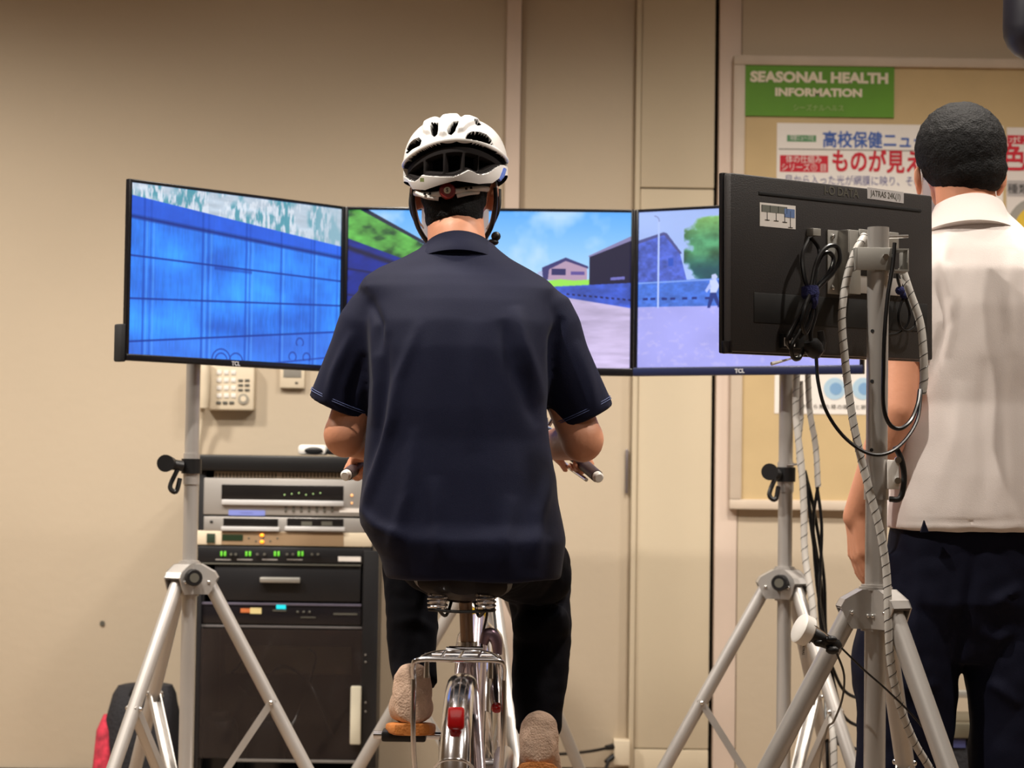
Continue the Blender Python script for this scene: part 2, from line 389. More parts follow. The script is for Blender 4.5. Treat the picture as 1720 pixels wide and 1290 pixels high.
def emit_mat(name, im, strength):
    m = bpy.data.materials.new(name); m.use_nodes = True; nt = m.node_tree; b = nt.nodes['Principled BSDF']
    t = nt.nodes.new('ShaderNodeTexImage'); t.image = im; t.interpolation = 'Cubic'
    b.inputs['Base Color'].default_value = (.01, .01, .01, 1); b.inputs['Roughness'].default_value = .35
    nt.links.new(t.outputs['Color'], b.inputs['Emission Color']); b.inputs['Emission Strength'].default_value = strength; return m
ZT, ZB = 1.668, 1.243
def tv(A, B, scr, label, chin=.012, chinmat=M_bezel, logo='TCL'):
    A = Vector(A); B = Vector(B); d = B - A; Wd = d.length; ang = math.atan2(d.y, d.x)
    o = thing('television', label, 'television', (A.x, A.y, ZB), ang, 'televisions showing the street simulation')
    H = ZT - ZB; bz = .0095
    bm = bmesh.new(); bx(bm, 0, Wd, .004, .012, 0, H, .002); bx(bm, .05, Wd-.05, .012, .03, .02, H-.02, .004); bx(bm, .08, Wd-.08, .03, .065, .03, H*.7, .012)
    fin('housing', bm, M_bezel, o, True)
    bm = bmesh.new()
    bx(bm, 0, bz, -.003, .01, 0, H, .002); bx(bm, Wd-bz, Wd, -.003, .01, 0, H, .002); bx(bm, bz, Wd-bz, -.003, .01, H-bz*.8, H, .002)
    fin('bezel', bm, M_bezel, o, True)
    ch = fin('bottom_bezel', box(0, Wd, -.006, .01, 0, chin+.004, .003), chinmat, o, True)
    fin('lettering', text_bm(logo, .014, Matrix.Translation((Wd*.48, -.0065, chin*.55)) @ UP, .0003, .0004), M_silverl, ch, True)
    bm = bmesh.new(); vs = [bm.verts.new(p) for p in ((bz, 0.002, chin), (Wd-bz, 0.002, chin), (Wd-bz, 0.002, H-bz*.8), (bz, 0.002, H-bz*.8))]
    fc = bm.faces.new(vs); uv = bm.loops.layers.uv.new('uv')
    for l, c in zip(fc.loops, ((0, 0), (1, 0), (1, 1), (0, 1))): l[uv].uv = c
    fin('screen', bm, emit_mat('screen_picture', img_from(scr, 'screen_picture'), 1.0), o, True)
    fin('wall_bracket', box(Wd*.35, Wd*.65, .065, .085, .1, H*.6, .003), M_alu2, o, True)
    return o
def xz(px, Y): return (P(px, 645, Y).x, Y)
J1, J2 = 5.46, 5.44
pL = xz(209, 4.98); p1 = xz(574.1, J1); p1b = xz(574.5, J1); p2 = xz(1063.5, J2); p2b = xz(1063.9, J2); pR = xz(1450, 5.14)
tvl = tv((pL[0], pL[1], 0), (p1[0], p1[1], 0), screen_left(), 'television turned inward showing a blue panelled wall, in front of the phone')
fin('side_speaker', box(-.012, .004, .0, .03, -.003, .085, .004), M_blackm, tvl, True)
tvc = tv((p1b[0], p1b[1], 0), (p2[0], p2[1], 0), screen_centre(), 'middle television behind the cyclist showing sky, green bank and house', chin=.016)
tvr = tv((p2b[0], p2b[1], 0), (pR[0], pR[1], 0), screen_right(), 'television showing a gabled blue building, lamp post and walking figure', chinmat=M_navyplas, chin=.018)

# ------------------------------------------------------------ tripod stands
def stand(px, Y, th, label, ptop, thick=.0195, zc=.74, knob=None, rad=.43, clampz=None, n=None, zleg=None):
    b = P(px, 968, Y); x, y = b.x, Y
    o = thing('tripod_stand', label, 'stand', (x, y, 0), 0, 'silver tripod stands')
    V = lambda a, c, z: Vector((a, c, z))
    pole = fin('pole', T([V(0, 0, .03), V(0, 0, ptop)], thick, 28), M_alu, o, True)
    bm = T([V(0, 0, .955), V(0, 0, 1.03)], thick*1.14, 28)
    fin('joint_sleeve', bm, M_alu, o, True)
    bm = T([V(0, 0, zc-.055), V(0, 0, zc+.03)], thick*1.35, 28); tube(bm, [V(0, 0, zc+.02), V(0, 0, zc+.026)], thick*1.55, 28)
    col = fin('collar', bm, M_alu, o, True)
    for k in range(3):
        a = th + k*2*PI/3; ca, sa = math.cos(a), math.sin(a); rz = Matrix.Rotation(a, 4, 'Z')
        # bracket around the top of the leg: two cheeks and a sloping cover
        bm = bmesh.new()
        for s in (-1, 1):
            vs0 = [(.012, zc+.022), (.03, zc+.022), (.062, zc+.004), (.07, zc-.01), (.058, zc-.038), (.05, zc-.05), (.012, zc-.05)]
            f0 = [bm.verts.new((p[0], s*.021, p[1])) for p in vs0]; f1 = [bm.verts.new((p[0], s*.024, p[1])) for p in vs0]
            bm.faces.new(f0 if s < 0 else f0[::-1]); bm.faces.new(f1[::-1] if s < 0 else f1)
            for i in range(7): bm.faces.new((f0[i], f1[i], f1[(i+1) % 7], f0[(i+1) % 7]))
        prof = [(.012, zc+.022), (.03, zc+.022), (.062, zc+.004), (.07, zc-.01)]
        g0 = [bm.verts.new((p[0], -.024, p[1])) for p in prof]; g1 = [bm.verts.new((p[0], .024, p[1])) for p in prof]
        h0 = [bm.verts.new((p[0]-.002, -.024, p[1]-.004)) for p in prof]; h1 = [bm.verts.new((p[0]-.002, .024, p[1]-.004)) for p in prof]
        for i in range(3): bm.faces.new((g0[i], g0[i+1], g1[i+1], g1[i])); bm.faces.new((h0[i+1], h0[i], h1[i], h1[i+1]))
        bm.transform(rz); bmesh.ops.recalc_face_normals(bm, faces=bm.faces)
        br = fin('leg_bracket', bm, M_alu, o, True, smooth=False)
        bm = bmesh.new()
        for s in (-1, 1):
            for q in ((.05, s*.0255, zc-.02), (.02, s*.0255, zc-.026)): ell(bm, rz @ Vector(q), (.0042, .0042, .0042), seg=10)
        many('screw', bm, M_screw, br, True)
        top = Vector((ca*.042, sa*.042, zc-.012)); ft = Vector((ca*rad, sa*rad, .02))
        lg = fin('leg', T([top, ft], thick*.93, 24), M_alu, o, True)
        fin('rubber_foot', T([ft+(ft-top).normalized()*.012, ft-(ft-top).normalized()*.05], thick*1.1, 16), M_black, lg, True)
        t = .42; mid = top.lerp(ft, t); side = Vector((-sa, ca, 0))
        inner = Vector((ca*.03, sa*.03, zleg if zleg else .16))
        br = bmesh.new()
        off = side*.0125
        for sgn in (1, -1):
            a0 = mid+off*sgn; a1 = inner+off*sgn; dd = (a1-a0).normalized(); nn = dd.cross(side).normalized()*.0085; ss = side*.0016
            q = [a0-dd*.01-nn-ss, a0-dd*.01+nn-ss, a1+nn-ss, a1-nn-ss]; q2 = [p+ss*2 for p in q]
            v0 = [br.verts.new(p) for p in q]; v1 = [br.verts.new(p) for p in q2]
            br.faces.new(v0); br.faces.new(v1[::-1])
            for i in range(4): br.faces.new((v0[i], v0[(i+1) % 4], v1[(i+1) % 4], v1[i]))
        a0 = mid; a1 = inner; dd = (a1-a0).normalized(); nn = dd.cross(side).normalized()*.0085; 
        for sg in (1,):
            q = [a0+nn-off, a0+nn+off, a1+nn+off, a1+nn-off]; q2 = [p-nn*.16 for p in q]
            v0 = [br.verts.new(p) for p in q]; v1 = [br.verts.new(p) for p in q2]; br.faces.new(v0); br.faces.new(v1[::-1])
            for i in range(4): br.faces.new((v0[i], v0[(i+1) % 4], v1[(i+1) % 4], v1[i]))
        bmesh.ops.recalc_face_normals(br, faces=br.faces)
        bo = fin('brace', br, M_alu, o, True, smooth=False)
        many('screw', ell(ell(bmesh.new(), mid+off*1.5, (.006, .006, .006), seg=10), mid-off*1.5, (.006, .006, .006), seg=10), M_screw, bo, True)
    bm = T([V(0, 0, .13), V(0, 0, .19)], thick*1.3, 24); fin('lower_collar', bm, M_alu, o, True)
    if knob is not None:
        d = Vector((math.cos(knob), math.sin(knob), 0)); c = V(0, 0, zc-.008)
        bm = T([c+d*.02, c+d*.05], .006, 12)
        tube(bm, [c+d*.035, c+d*.038, c+d*.07, c+d*.074], [.015, .0195, .0205, .018], 18); fin('clamp_knob', bm, M_black, o, True)
        fin('knob_socket', T([c+d*.0745, c+d*.0742], .0115, 16), M_txtdk, o, True)
    return o
st_l = stand(318, 5.22, R(2), 'silver tripod stand holding the blue-wall television, next to the equipment rack', 1.55, .0175, knob=R(-72))
st_c = stand(820, 5.60, R(45), 'silver tripod stand half hidden behind the cyclist legs', 1.55, .0175, rad=.46)
st_r = stand(1318, 5.36, R(180), 'silver tripod stand under the television with the walking figure', 1.55, .0180, knob=R(-108))
FY = 3.98
st_f = stand(1471, FY, R(184), 'near silver tripod stand carrying the black monitor seen from the back', P(1471, 382, FY).z, .0200, zc=.768)

def stand_clamp(o, zz, label=None, side=-1):
    bm = T([Vector((0, 0, zz-.018)), Vector((0, 0, zz+.018))], .025, 20)
    tube(bm, [Vector((side*.02, -.02, zz)), Vector((side*.045, -.035, zz+.004))], .013, 12)
    tube(bm, [Vector((side*.047, -.028, zz+.006)), Vector((side*.05, -.085, zz+.006))], [.016, .021], 18)
    tube(bm, [Vector((side*.03, -.03, zz-.01)), Vector((side*.045, -.04, zz-.05)), Vector((side*.03, -.042, zz-.062)), Vector((side*.022, -.035, zz-.03))], .006, 8, 5)
    return fin('accessory_clamp', bm, M_black, o, True)
stand_clamp(st_l, P(318, 783, 5.22).z); stand_clamp(st_r, P(1318, 797, 5.36).z)
tube_b = box(-.02, .006, -.03, -.018, 1.0, 1.012, .002)
fin('joint_screw', T([Vector((0, -.02, 1.022)), Vector((.035, -.02, 1.026))], .003, 10), M_screw, st_r, True)
# latch on the near stand's joint
L0 = Vector((0, 0, 0)); zj = P(1500, 800, FY).z
bm = box(.016, .038, -.026, .0, zj-.024, zj+.030, .002); fin('latch_plate', bm, M_white, st_f, True)
bm = T([Vector((.03, -.024, zj+.055)), Vector((.042, -.024, zj+.03)), Vector((.047, -.024, zj-.005)), Vector((.04, -.024, zj-.04)), Vector((.02, -.024, zj-.042))], .0055, 10, 5)
fin('latch_lever', bm, M_black, st_f, True)
bm = bmesh.new()
for dz in (.03, -.008): tube(bm, [Vector((.034, -.026, zj+dz)), Vector((.034, -.034, zj+dz))], .0062, 14)
many('latch_bolt', bm, M_screw, st_f, True)
for zz in (P(1460, 557, FY).z, P(1460, 641, FY).z, P(1460, 756, FY).z):
    fin('pole_hole', T([Vector((-.012, -.0155, zz)), Vector((-.0125, -.0172, zz))], .0035, 10), M_txtk, st_f, True)
bc = P(860, 1195, 4.95)

def pbx(bm, px0, px1, py0, py1, Y, dep, bev=0):
    cy = (py0+py1)/2; cx = (px0+px1)/2
    x0, x1 = P(px0, cy, Y).x, P(px1, cy, Y).x; z1, z0 = P(cx, py0, Y).z, P(cx, py1, Y).z
    return bx(bm, x0, x1, Y, Y+dep, z0, z1, bev)
def pb(*a): return pbx(bmesh.new(), *a)
# ------------------------------------------------------------ near monitor seen from the back
A = P(1229, 440, 3.90); B = P(1568, 462, 4.24); zl, zr = P(1229, 590, 3.90).z, P(1568, 605, 4.24).z
A = Vector((A.x, 3.90, zl)); B = Vector((B.x, 4.24, zr)); mw = (B-A).length; ex = (B-A).normalized()
ey = Vector((-ex.y, ex.x, 0)).normalized(); ez = ex.cross(ey); MM = Matrix((ex, ey, ez)).transposed().to_4x4(); MM.translation = A
mh = .327
mon = thing('computer_monitor', 'charcoal monitor seen from the back with stickers and bundled cables, on near stand', 'monitor', mtx=MM)
def ML(px, py, off=0):
    d = CAMR @ Vector(((px-860)/F, -(py-645)/F, -1)); o = Vector((0, 0, CH)); p0 = A - ey*off
    t = (p0-o).dot(ey)/d.dot(ey); return o + d*t
def mloc(px, py): q = MM.inverted() @ ML(px, py); return q.x, q.z
bm = bmesh.new(); bx(bm, 0, mw, 0, .022, 0, mh, .004)
fin('back_shell', bm, M_monback, mon, True)
fin('side_rim', box(-.003, mw+.002, .018, .030, -.003, mh+.002, .003), M_bezel, mon, True)
s0 = mloc(1274, 325); s1 = mloc(1547, 353)
many('vent_slot', box(s0[0], s1[0], -.0015, .002, (s0[1]+s1[1])/2-.003, (s0[1]+s1[1])/2+.003, .001), M_blackm, mon, True)
fin('stylus_corner', box(-.005, .004, -.001, .02, -.004, .02, .002), M_bezel, mon, True)
r0 = mloc(1266, 491); r1 = mloc(1557, 560)
fin('connector_recess', box(r0[0], r1[0], -.0012, .002, .055, r0[1], .001), mat('dark_recess', (15, 14, 14), .6), mon, True)
fin('screen', box(.008, mw-.008, .0301, .0305, .012, mh-.008), M_win, mon, True)
# port block
a, b = mloc(1308, 557), mloc(1346, 587)
fin('port_block', box(a[0], b[0], -.012, 0, b[1], a[1]-.004, .002), M_black, mon, True)
fin('port_sticker', box(a[0]+.002, a[0]+.03, -.0125, -.0119, b[1]+.004, b[1]+.02), M_paper, mon, True)
# stickers
a, b = mloc(1276, 337), mloc(1336, 376)
stk = fin('sticker', box(a[0], b[0], -.0006, .0002, a[1]-.047, a[1]-.003), M_paper, mon, True, smooth=False)
sw = b[0]-a[0]
bm = bmesh.new(); bx(bm, a[0]+sw*.05, a[0]+sw*.75, -.0009, -.0005, a[1]-.020, a[1]-.007); fin('printed_screens', bm, mat('grey_print', (110, 112, 104), .8), stk, True)
bm = bmesh.new(); bx(bm, a[0]+sw*.68, a[0]+sw*.97, -.0011, -.0006, a[1]-.026, a[1]-.010); fin('printed_blue_screen', bm, mat('pale_blue_print', (100, 124, 170), .8), stk, True)
bm = bmesh.new()
for fx, top, bot in ((.2, .020, .034), (.45, .020, .034), (.69, .020, .035), (.85, .014, .044)):
    x = a[0]+sw*fx; bx(bm, x-.0006, x+.0006, -.0012, -.0007, a[1]-bot, a[1]-top); bx(bm, x-.006, x+.006, -.0012, -.0007, a[1]-bot-.0012, a[1]-bot)
for fx in (.05, .28, .51, .75): x = a[0]+sw*fx; bx(bm, x-.0005, x+.0005, -.0012, -.0007, a[1]-.020, a[1]-.007)
fin('printed_stands', bm, M_txtk, stk, True)
a, b = mloc(1451, 318), mloc(1523, 338)
cx_, cz_ = (a[0]+b[0])/2, (a[1]+b[1])/2
Rt = Matrix.Translation((cx_, 0, cz_)) @ Matrix.Rotation(R(1), 4, 'Y')
stk = fin('silver_label', box(-.052, .052, -.0006, .0002, -.011, .011, M=Rt), mat('silver_label', (200, 196, 196), .35, .2), mon, True, smooth=False)
fin('lettering', text_bm('JATRAS 24K(1)', .0165, Rt @ Matrix.Translation((0, -.0009, 0)) @ UP, .0002, 0, .82), M_txtdk, stk, True)
a = mloc(1413, 323)
fin('lettering', text_bm('I-O DATA', .023, Matrix.Translation((a[0], -.0004, a[1])) @ UP, .0003, .0004, .95), M_txtdk, mon, True)
# mounting bracket: channel, cross plate, clamp box
a, b = mloc(1388, 386), mloc(1424, 496)
bm = bmesh.new(); bx(bm, a[0], b[0]+.004, -.004, 0, b[1], a[1], .001); bx(bm, a[0]+.028, a[0]+.033, -.03, -.003, b[1], a[1], .001); bx(bm, b[0], b[0]+.004, -.03, -.003, b[1], a[1], .001); bx(bm, a[0]+.03, b[0]+.003, -.031, -.028, b[1], a[1], .001)
br = fin('mounting_bracket', bm, M_alu2, mon, True)
bm = bmesh.new()
for zz in (a[1]-.012, b[1]+.012): ell(bm, (a[0]+.012, -.006, zz), (.005, .004, .005), seg=12)
many('screw', bm, M_screw, br, True)
c0, c1 = mloc(1422, 387), mloc(1470, 424)
fin('cross_plate', box(c0[0], c1[0]+.03, -.034, -.03, c1[1], c0[1], .001), M_alu2, br, True)
c0, c1 = mloc(1424, 462), mloc(1520, 500)
fin('lower_plate', box(c0[0], c1[0], -.006, -.003, c1[1]+.002, c0[1], .001), mat('pale_steel_plate', (205, 200, 194), .35, .5), br, True)
px_ = st_f.location.x; yv = FY
z0c, z1c = P(1470, 456, FY).z, P(1470, 418, FY).z
bm = bmesh.new()
bx(bm, px_-.043, px_+.024, FY-.0245, FY-.0215, z0c, z1c, .001); bx(bm, px_-.046, px_-.043, FY-.0245, FY+.10, z0c, z1c, .001)
bx(bm, px_+.024, px_+.027, FY-.0245, FY+.05, z0c, z1c, .001); bx(bm, px_+.024, px_+.055, FY+.0, FY+.003, z0c, z0c+.003); bx(bm, px_+.024, px_+.055, FY, FY+.003, z1c-.003, z1c)
bx(bm, px_+.052, px_+.055, FY-.015, FY+.07, z0c, z1c, .001); bx(bm, px_+.027, px_+.055, FY-.015, FY+.03, z0c, z0c+.003); bx(bm, px_+.027, px_+.055, FY-.015, FY+.03, z1c-.003, z1c)
fin('pole_clamp', bm, M_alu2, br)
fin('clamp_bolt', T([Vector((px_+.01, FY-.0245, (z0c+z1c)/2+.004)), Vector((px_+.01, FY-.027, (z0c+z1c)/2+.004))], .006, 6), M_screw, br)
a = mloc(1360, 390); bm = bmesh.new(); bx(bm, a[0]-.009, a[0]+.012, -.018, 0, a[1]-.008, a[1]+.006, .001)
fin('cable_hook', bm, M_alu2, mon, True)
fin('clamp_pin', T([Vector((px_+.018, FY+.01, P(1470, 397, FY).z)), Vector((px_+.058, FY+.01, P(1470, 395, FY).z))], .003, 8), M_screw, br)

# ------------------------------------------------------------ cables round the near stand
def path(pts): return [P(x, y, Y) for x, y, Y in pts]
def wrapped(name, pts, r, label, n=6, pitch=.022, start=0, group=None):
    pp = smooth_pts(path(pts), n)
    o = tag(fin(name, T(pp, r, 14), M_wrap), label, 'cable', group); W[o.name] = Matrix.Identity(4)
    # visible seam of the spiral: helical grooves shown as thin dark tubes
    L = 0; bm = bmesh.new(); seam = []
    tot = sum((b-a).length for a, b in zip(pp, pp[1:])); N = int(tot/pitch*16); acc = [0]
    for a, b in zip(pp, pp[1:]): acc.append(acc[-1]+(b-a).length)
    for i in range(N+1):
        s = tot*i/N; k = max(j for j in range(len(acc)) if acc[j] <= s+1e-9); k = min(k, len(pp)-2)
        t = (s-acc[k])/max(1e-9, acc[k+1]-acc[k]); p = pp[k].lerp(pp[k+1], t); d = (pp[k+1]-pp[k]).normalized()
        u = Vector((1, 0, 0)); u = (u - d*u.dot(d)).normalized(); v = d.cross(u); ang = 2*PI*i/16
        seam.append(p + (u*math.cos(ang)+v*math.sin(ang))*r*1.0)
    fin('spiral_seam', T(seam, .0007, 5), M_cable, o)
    return o
wrapped('wrapped_cable', [(1452, 396, 4.02), (1436, 425, 3.99), (1422, 470, 3.975), (1414, 530, 3.965), (1419, 600, 3.96), (1430, 690, 3.955), (1444, 760, 3.95), (1462, 830, 3.945),
    (1478, 890, 3.94), (1489, 960, 3.935), (1492, 1040, 3.92), (1496, 1110, 3.92), (1510, 1180, 3.93), (1535, 1245, 3.95), (1570, 1310, 3.97), (1600, 1420, 3.98), (1622, 1600, 3.99)], .0074,
    'grey spiral-wrapped cable running down in front of the near pole', pitch=.02)
wrapped('wrapped_cable', [(1515, 450, 4.06), (1528, 490, 4.05), (1545, 540, 4.04), (1551, 590, 4.03), (1552, 640, 4.03), (1548, 662, 4.03)], .0078,
    'short grey spiral-wrapped cable hanging at the right edge of the near monitor', pitch=.024)
def cable(name, pts, r, label, cat='cable', group=None, m=None, world=False, n=8, parent=None):
    o = fin(name, T(pts if world else path(pts), r, 8, n), m or M_cable, parent)
    return o if parent is not None else tag(o, label, cat, group)
cable('power_cable', [(1371, 600, 3.95), (1374, 640, 3.94), (1386, 686, 3.93), (1410, 725, 3.93), (1440, 752, 3.925), (1470, 764, 3.92), (1500, 757, 3.93), (1526, 732, 3.96), (1542, 700, 3.99), (1547, 655, 4.02)], .0034,
      'black cable sagging in a wide loop across the near pole')
cable('power_cable', [(1503, 408, 3.955), (1499, 450, 3.95), (1491, 500, 3.945), (1486, 560, 3.94), (1484, 620, 3.94), (1484, 680, 3.945), (1494, 712, 3.95), (1512, 720, 3.96), (1530, 706, 3.98), (1541, 680, 4.0), (1545, 655, 4.02)], .0040,
      'black cable hanging straight beside the near pole and looping back up')
# bundled mains lead with velcro tie
bun = thing('coiled_power_lead', 'bundled black mains lead with blue velcro tie hanging on the near monitor', 'cable', ML(1360, 492, .04))
def MLp(pts): return [ML(x, y, o) for x, y, o in pts]
loops = [
 [(1360, 400, .02), (1348, 430, .03), (1352, 470, .04), (1362, 492, .045)],
 [(1362, 398, .025), (1376, 420, .03), (1372, 455, .04), (1364, 492, .045)],
 [(1361, 492, .05), (1372, 440, .05), (1388, 416, .05), (1405, 414, .055), (1411, 432, .06), (1402, 455, .055), (1380, 478, .05), (1366, 494, .05)],
 [(1359, 492, .04), (1376, 436, .04), (1390, 424, .045), (1400, 434, .05), (1394, 455, .05), (1372, 482, .04)],
 [(1362, 492, .05), (1350, 520, .05), (1334, 545, .045), (1322, 572, .04), (1328, 585, .03)],
 [(1358, 494, .045), (1346, 525, .045), (1330, 556, .04), (1326, 570, .03)],
 [(1366, 494, .05), (1356, 525, .055), (1344, 556, .05), (1330, 580, .045), (1332, 600, .04), (1342, 602, .035), (1350, 585, .03)],
 [(1364, 495, .045), (1364, 530, .05), (1352, 556, .05), (1340, 568, .045)],
 [(1368, 494, .04), (1370, 525, .045), (1362, 556, .045), (1362, 574, .045)],
 [(1360, 495, .055), (1353, 515, .06), (1347, 545, .055), (1352, 560, .05), (1360, 545, .05), (1364, 520, .05)]]
bm = bmesh.new()
for l in loops: tube(bm, MLp(l), .0042, 8, 7)
fin('lead', bm, M_cable, bun)
bm = T(MLp([(1360, 482, .045), (1361, 494, .047), (1364, 506, .045)]), [.016, .0175, .012], 14); fin('velcro_tie', bm, M_velcro, bun)
fin('tie_tail', T(MLp([(1366, 500, .055), (1368, 508, .055), (1366, 518, .05)]), [.008, .007, .004], 8, 3), M_velcro, bun)
bm = T(MLp([(1362, 572, .045), (1365, 582, .045), (1370, 594, .045), (1371, 602, .045)]), [.013, .018, .016, .006], 14)
fin('mains_plug', bm, M_black, bun)
fin('plug_block', T(MLp([(1378, 556, .03), (1381, 575, .03), (1379, 592, .04)]), [.006, .008, .007], 10), M_monback, bun)
fin('white_plug', T(MLp([(1350, 596, .03), (1330, 602, .03), (1312, 607, .03), (1296, 611, .03)]), [.0015, .0015, .0025, .0035], 8), M_white, bun)
r_b = thing('coiled_video_lead', 'small coiled black lead with blue velcro tie right of the near pole', 'cable', ML(1520, 490, .02))
bm = bmesh.new()
for l in ([(1518, 498, .02), (1510, 525, .02), (1512, 548, .02), (1524, 556, .02), (1537, 546, .02), (1538, 520, .02), (1524, 500, .025)], [(1520, 500, .02), (1528, 525, .02), (1524, 546, .02), (1508, 560, .015), (1490, 563, .015)],
          [(1508, 455, .03), (1508, 470, .03), (1514, 488, .025)], [(1516, 430, .02), (1522, 450, .02), (1516, 488, .02)]): tube(bm, MLp(l), .0028, 8, 7)
fin('lead', bm, M_cable, r_b)
bm = bmesh.new(); ell(bm, ML(1512, 488, .025), (.010, .008, .009), seg=12); ell(bm, ML(1519, 496, .022), (.009, .007, .007), seg=12); fin('velcro_tie', bm, M_velcro, r_b)

# web camera clamped to the near stand's leg
wc = thing('clamp_sensor', 'round white sensor in a black clamp on the near stand leg', 'sensor', P(1352, 1060, 3.93))
ax0, ax1 = P(1337, 1078, 3.86), P(1356, 1066, 3.89)
d = Vector((-.9, -.25, .42)).normalized(); c0 = P(1350, 1058, 3.89)
bm = T([c0-d*.012, c0-d*.009, c0+d*.009, c0+d*.012], [.024, .028, .028, .024], 28); fin('sensor_body', bm, M_white, wc)
bm = bmesh.new(); 
tube(bm, [c0-d*.012, c0-d*.02, P(1368, 1066, 3.89), P(1384, 1076, 3.89), P(1406, 1085, 3.9), P(1414, 1083, 3.9)], [.018, .018, .015, .014, .012, .003], 10)
for px2, py2, rr in ((1362, 1050, .006), (1376, 1080, .007), (1398, 1092, .008), (1396, 1074, .007)): ell(bm, P(px2, py2, 3.88), (rr*1.6, rr, rr), seg=10)
fin('clamp', bm, M_black, wc)
tg = P(1349, 1080, 3.885); bm = box(-.005, .006, 0, .0005, -.026, .004, M=Matrix.Translation(tg) @ Matrix.Rotation(R(-4), 4, 'Y')); tgo = fin('paper_tag', bm, M_paper, wc, smooth=False)
fin('lettering', text_bm('JATRAS', .0058, Matrix.Translation(tg+Vector((.0005, -.0005, -.012))) @ UP @ Matrix.Rotation(R(-90), 4, 'Z'), .0001), M_txtk, tgo)
fin('wire_clip', T([P(1366, 1050, 3.87), P(1384, 1062, 3.87), P(1392, 1070, 3.88)], .0015, 6), M_screw, wc)
cable('thin_cable', [(1413, 1088, 3.9), (1450, 1124, 3.9), (1494, 1163, 3.9), (1540, 1210, 3.905), (1586, 1272, 3.92), (1640, 1370, 3.98), (1700, 1560, 4.05)], .0019, 'thin black cable running diagonally down to the right from the white sensor')
cable('thin_cable', [(1404, 1094, 3.9), (1416, 1125, 3.92), (1418, 1150, 3.95), (1413, 1180, 4.0), (1400, 1212, 4.1), (1388, 1228, 4.2), (1376, 1300, 4.6), (1380, 1400, 5.0)], .0021, 'thin black cable curving down behind the near stand leg')

# cables on the right stand
wrapped('wrapped_cable', [(1338, 630, 5.30), (1337, 700, 5.29), (1346, 780, 5.29), (1350, 850, 5.29), (1352, 930, 5.29), (1364, 1010, 5.27), (1372, 1090, 5.25), (1392, 1180, 5.2), (1400, 1250, 5.15), (1402, 1400, 5.1)], .0085,
    'grey spiral-wrapped cable hanging beside the second stand pole', pitch=.03)
wrapped('wrapped_cable', [(1357, 630, 5.32), (1360, 690, 5.31), (1370, 750, 5.31), (1374, 818, 5.31)], .0075, 'short grey wrapped cable hanging below the walking-figure television', pitch=.03)
wrapped('wrapped_cable', [(1345, 640, 5.34), (1346, 700, 5.34), (1341, 760, 5.33), (1350, 820, 5.33)], .006, 'thin grey wrapped cable behind the thicker wrapped one', pitch=.03)
for i, pts in enumerate(([(1372, 815, 5.31), (1380, 880, 5.3), (1378, 960, 5.3), (1376, 1020, 5.29), (1388, 1090, 5.28), (1395, 1200, 5.24), (1398, 1400, 5.2)],
                         [(1374, 815, 5.31), (1366, 880, 5.31), (1372, 980, 5.31), (1384, 1060, 5.3), (1386, 1150, 5.28), (1390, 1280, 5.2), (1392, 1420, 5.2)],
                         [(1356, 815, 5.33), (1362, 880, 5.32), (1374, 970, 5.31), (1380, 1060, 5.3), (1402, 1130, 5.3), (1424, 1165, 5.3), (1470, 1180, 5.3)],
                         [(1352, 790, 5.34), (1368, 860, 5.33), (1384, 970, 5.33), (1388, 1070, 5.32), (1406, 1170, 5.3), (1424, 1210, 5.3), (1470, 1228, 5.3)],
                         [(1354, 805, 5.33), (1364, 880, 5.34), (1380, 990, 5.34), (1383, 1080, 5.34), (1398, 1230, 5.3), (1432, 1256, 5.3), (1480, 1262, 5.3)])):
    cable('black_cable', pts, .0042, ('straight black cable hanging down the second stand, the right one of two', 'straight black cable hanging down the second stand, the left one of two', 'black cable curving behind the near pole, upper of three',
        'black cable curving behind the near pole, middle of three', 'black cable curving behind the near pole, lowest of three')[i], group='black cables hanging down the second stand')

# ------------------------------------------------------------ equipment rack
RY = 6.10
rk = thing('equipment_rack', 'black audio equipment rack with glass door behind the left tripod', 'rack', (P(482, 1290, RY).x, RY+.2, 0))
bm = bmesh.new(); X0, X1 = P(330, 1000, RY).x, P(626, 1000, RY).x; ztop = P(482, 765, RY).z; ztop = P(480, 792, RY).z
bx(bm, X0, X0+.022, RY, RY+.42, .05, ztop, .002); bx(bm, X1-.03, X1, RY, RY+.42, .05, ztop, .002); bx(bm, X0, X1, RY+.39, RY+.41, .05, ztop); bx(bm, X0, X1, RY, RY+.4, .05, .075)
many('side_frame', bm, M_rack, rk)
fin('top_cap', pb(332, 606, 765, 792, RY-.02, .43, .006), M_black, rk)
bm = bmesh.new()
for x in (X0+.03, X1-.03):
    for y in (RY+.04, RY+.36): tube(bm, [(x-.012, y, .025), (x+.012, y, .025)], .025, 16)
many('caster', bm, M_black, rk)
fin('inner_back', box(X0+.02, X1-.03, RY+.37, RY+.385, .08, ztop-.01), M_rackin, rk)
bm = bmesh.new(); 
fin('vent_panel', pb(360, 575, 793, 804, RY, .01, .001), mat('beige_vent', (164, 150, 130), .6), rk)
bm = bmesh.new()
for k in range(36): 
    if k != 18: pbx(bm, 362+k*5.9, 364+k*5.9, 794.5, 802, RY-.001, .002)
many('vent_slot', bm, M_blackm, rk)
def unit(name, x0, x1, y0, y1, m, dep=.3): return fin(name, pb(x0, x1, y0, y1, RY-.004, dep, .003), m, rk)
u = unit('cassette_tuner_unit', 342, 612, 804, 866, M_silver)
bm = pb(372, 577, 815, 840, RY-.006, .004, .001); fin('display_window', bm, M_win, u)
bm = pb(372, 577, 840.5, 849, RY-.014, .012, .002); fin('tray_edge', bm, M_silverl, u)
fin('blue_label', pb(384, 445, 857, 866, RY-.0055, .002), mat('lavender_label', (120, 132, 205), .6), u)
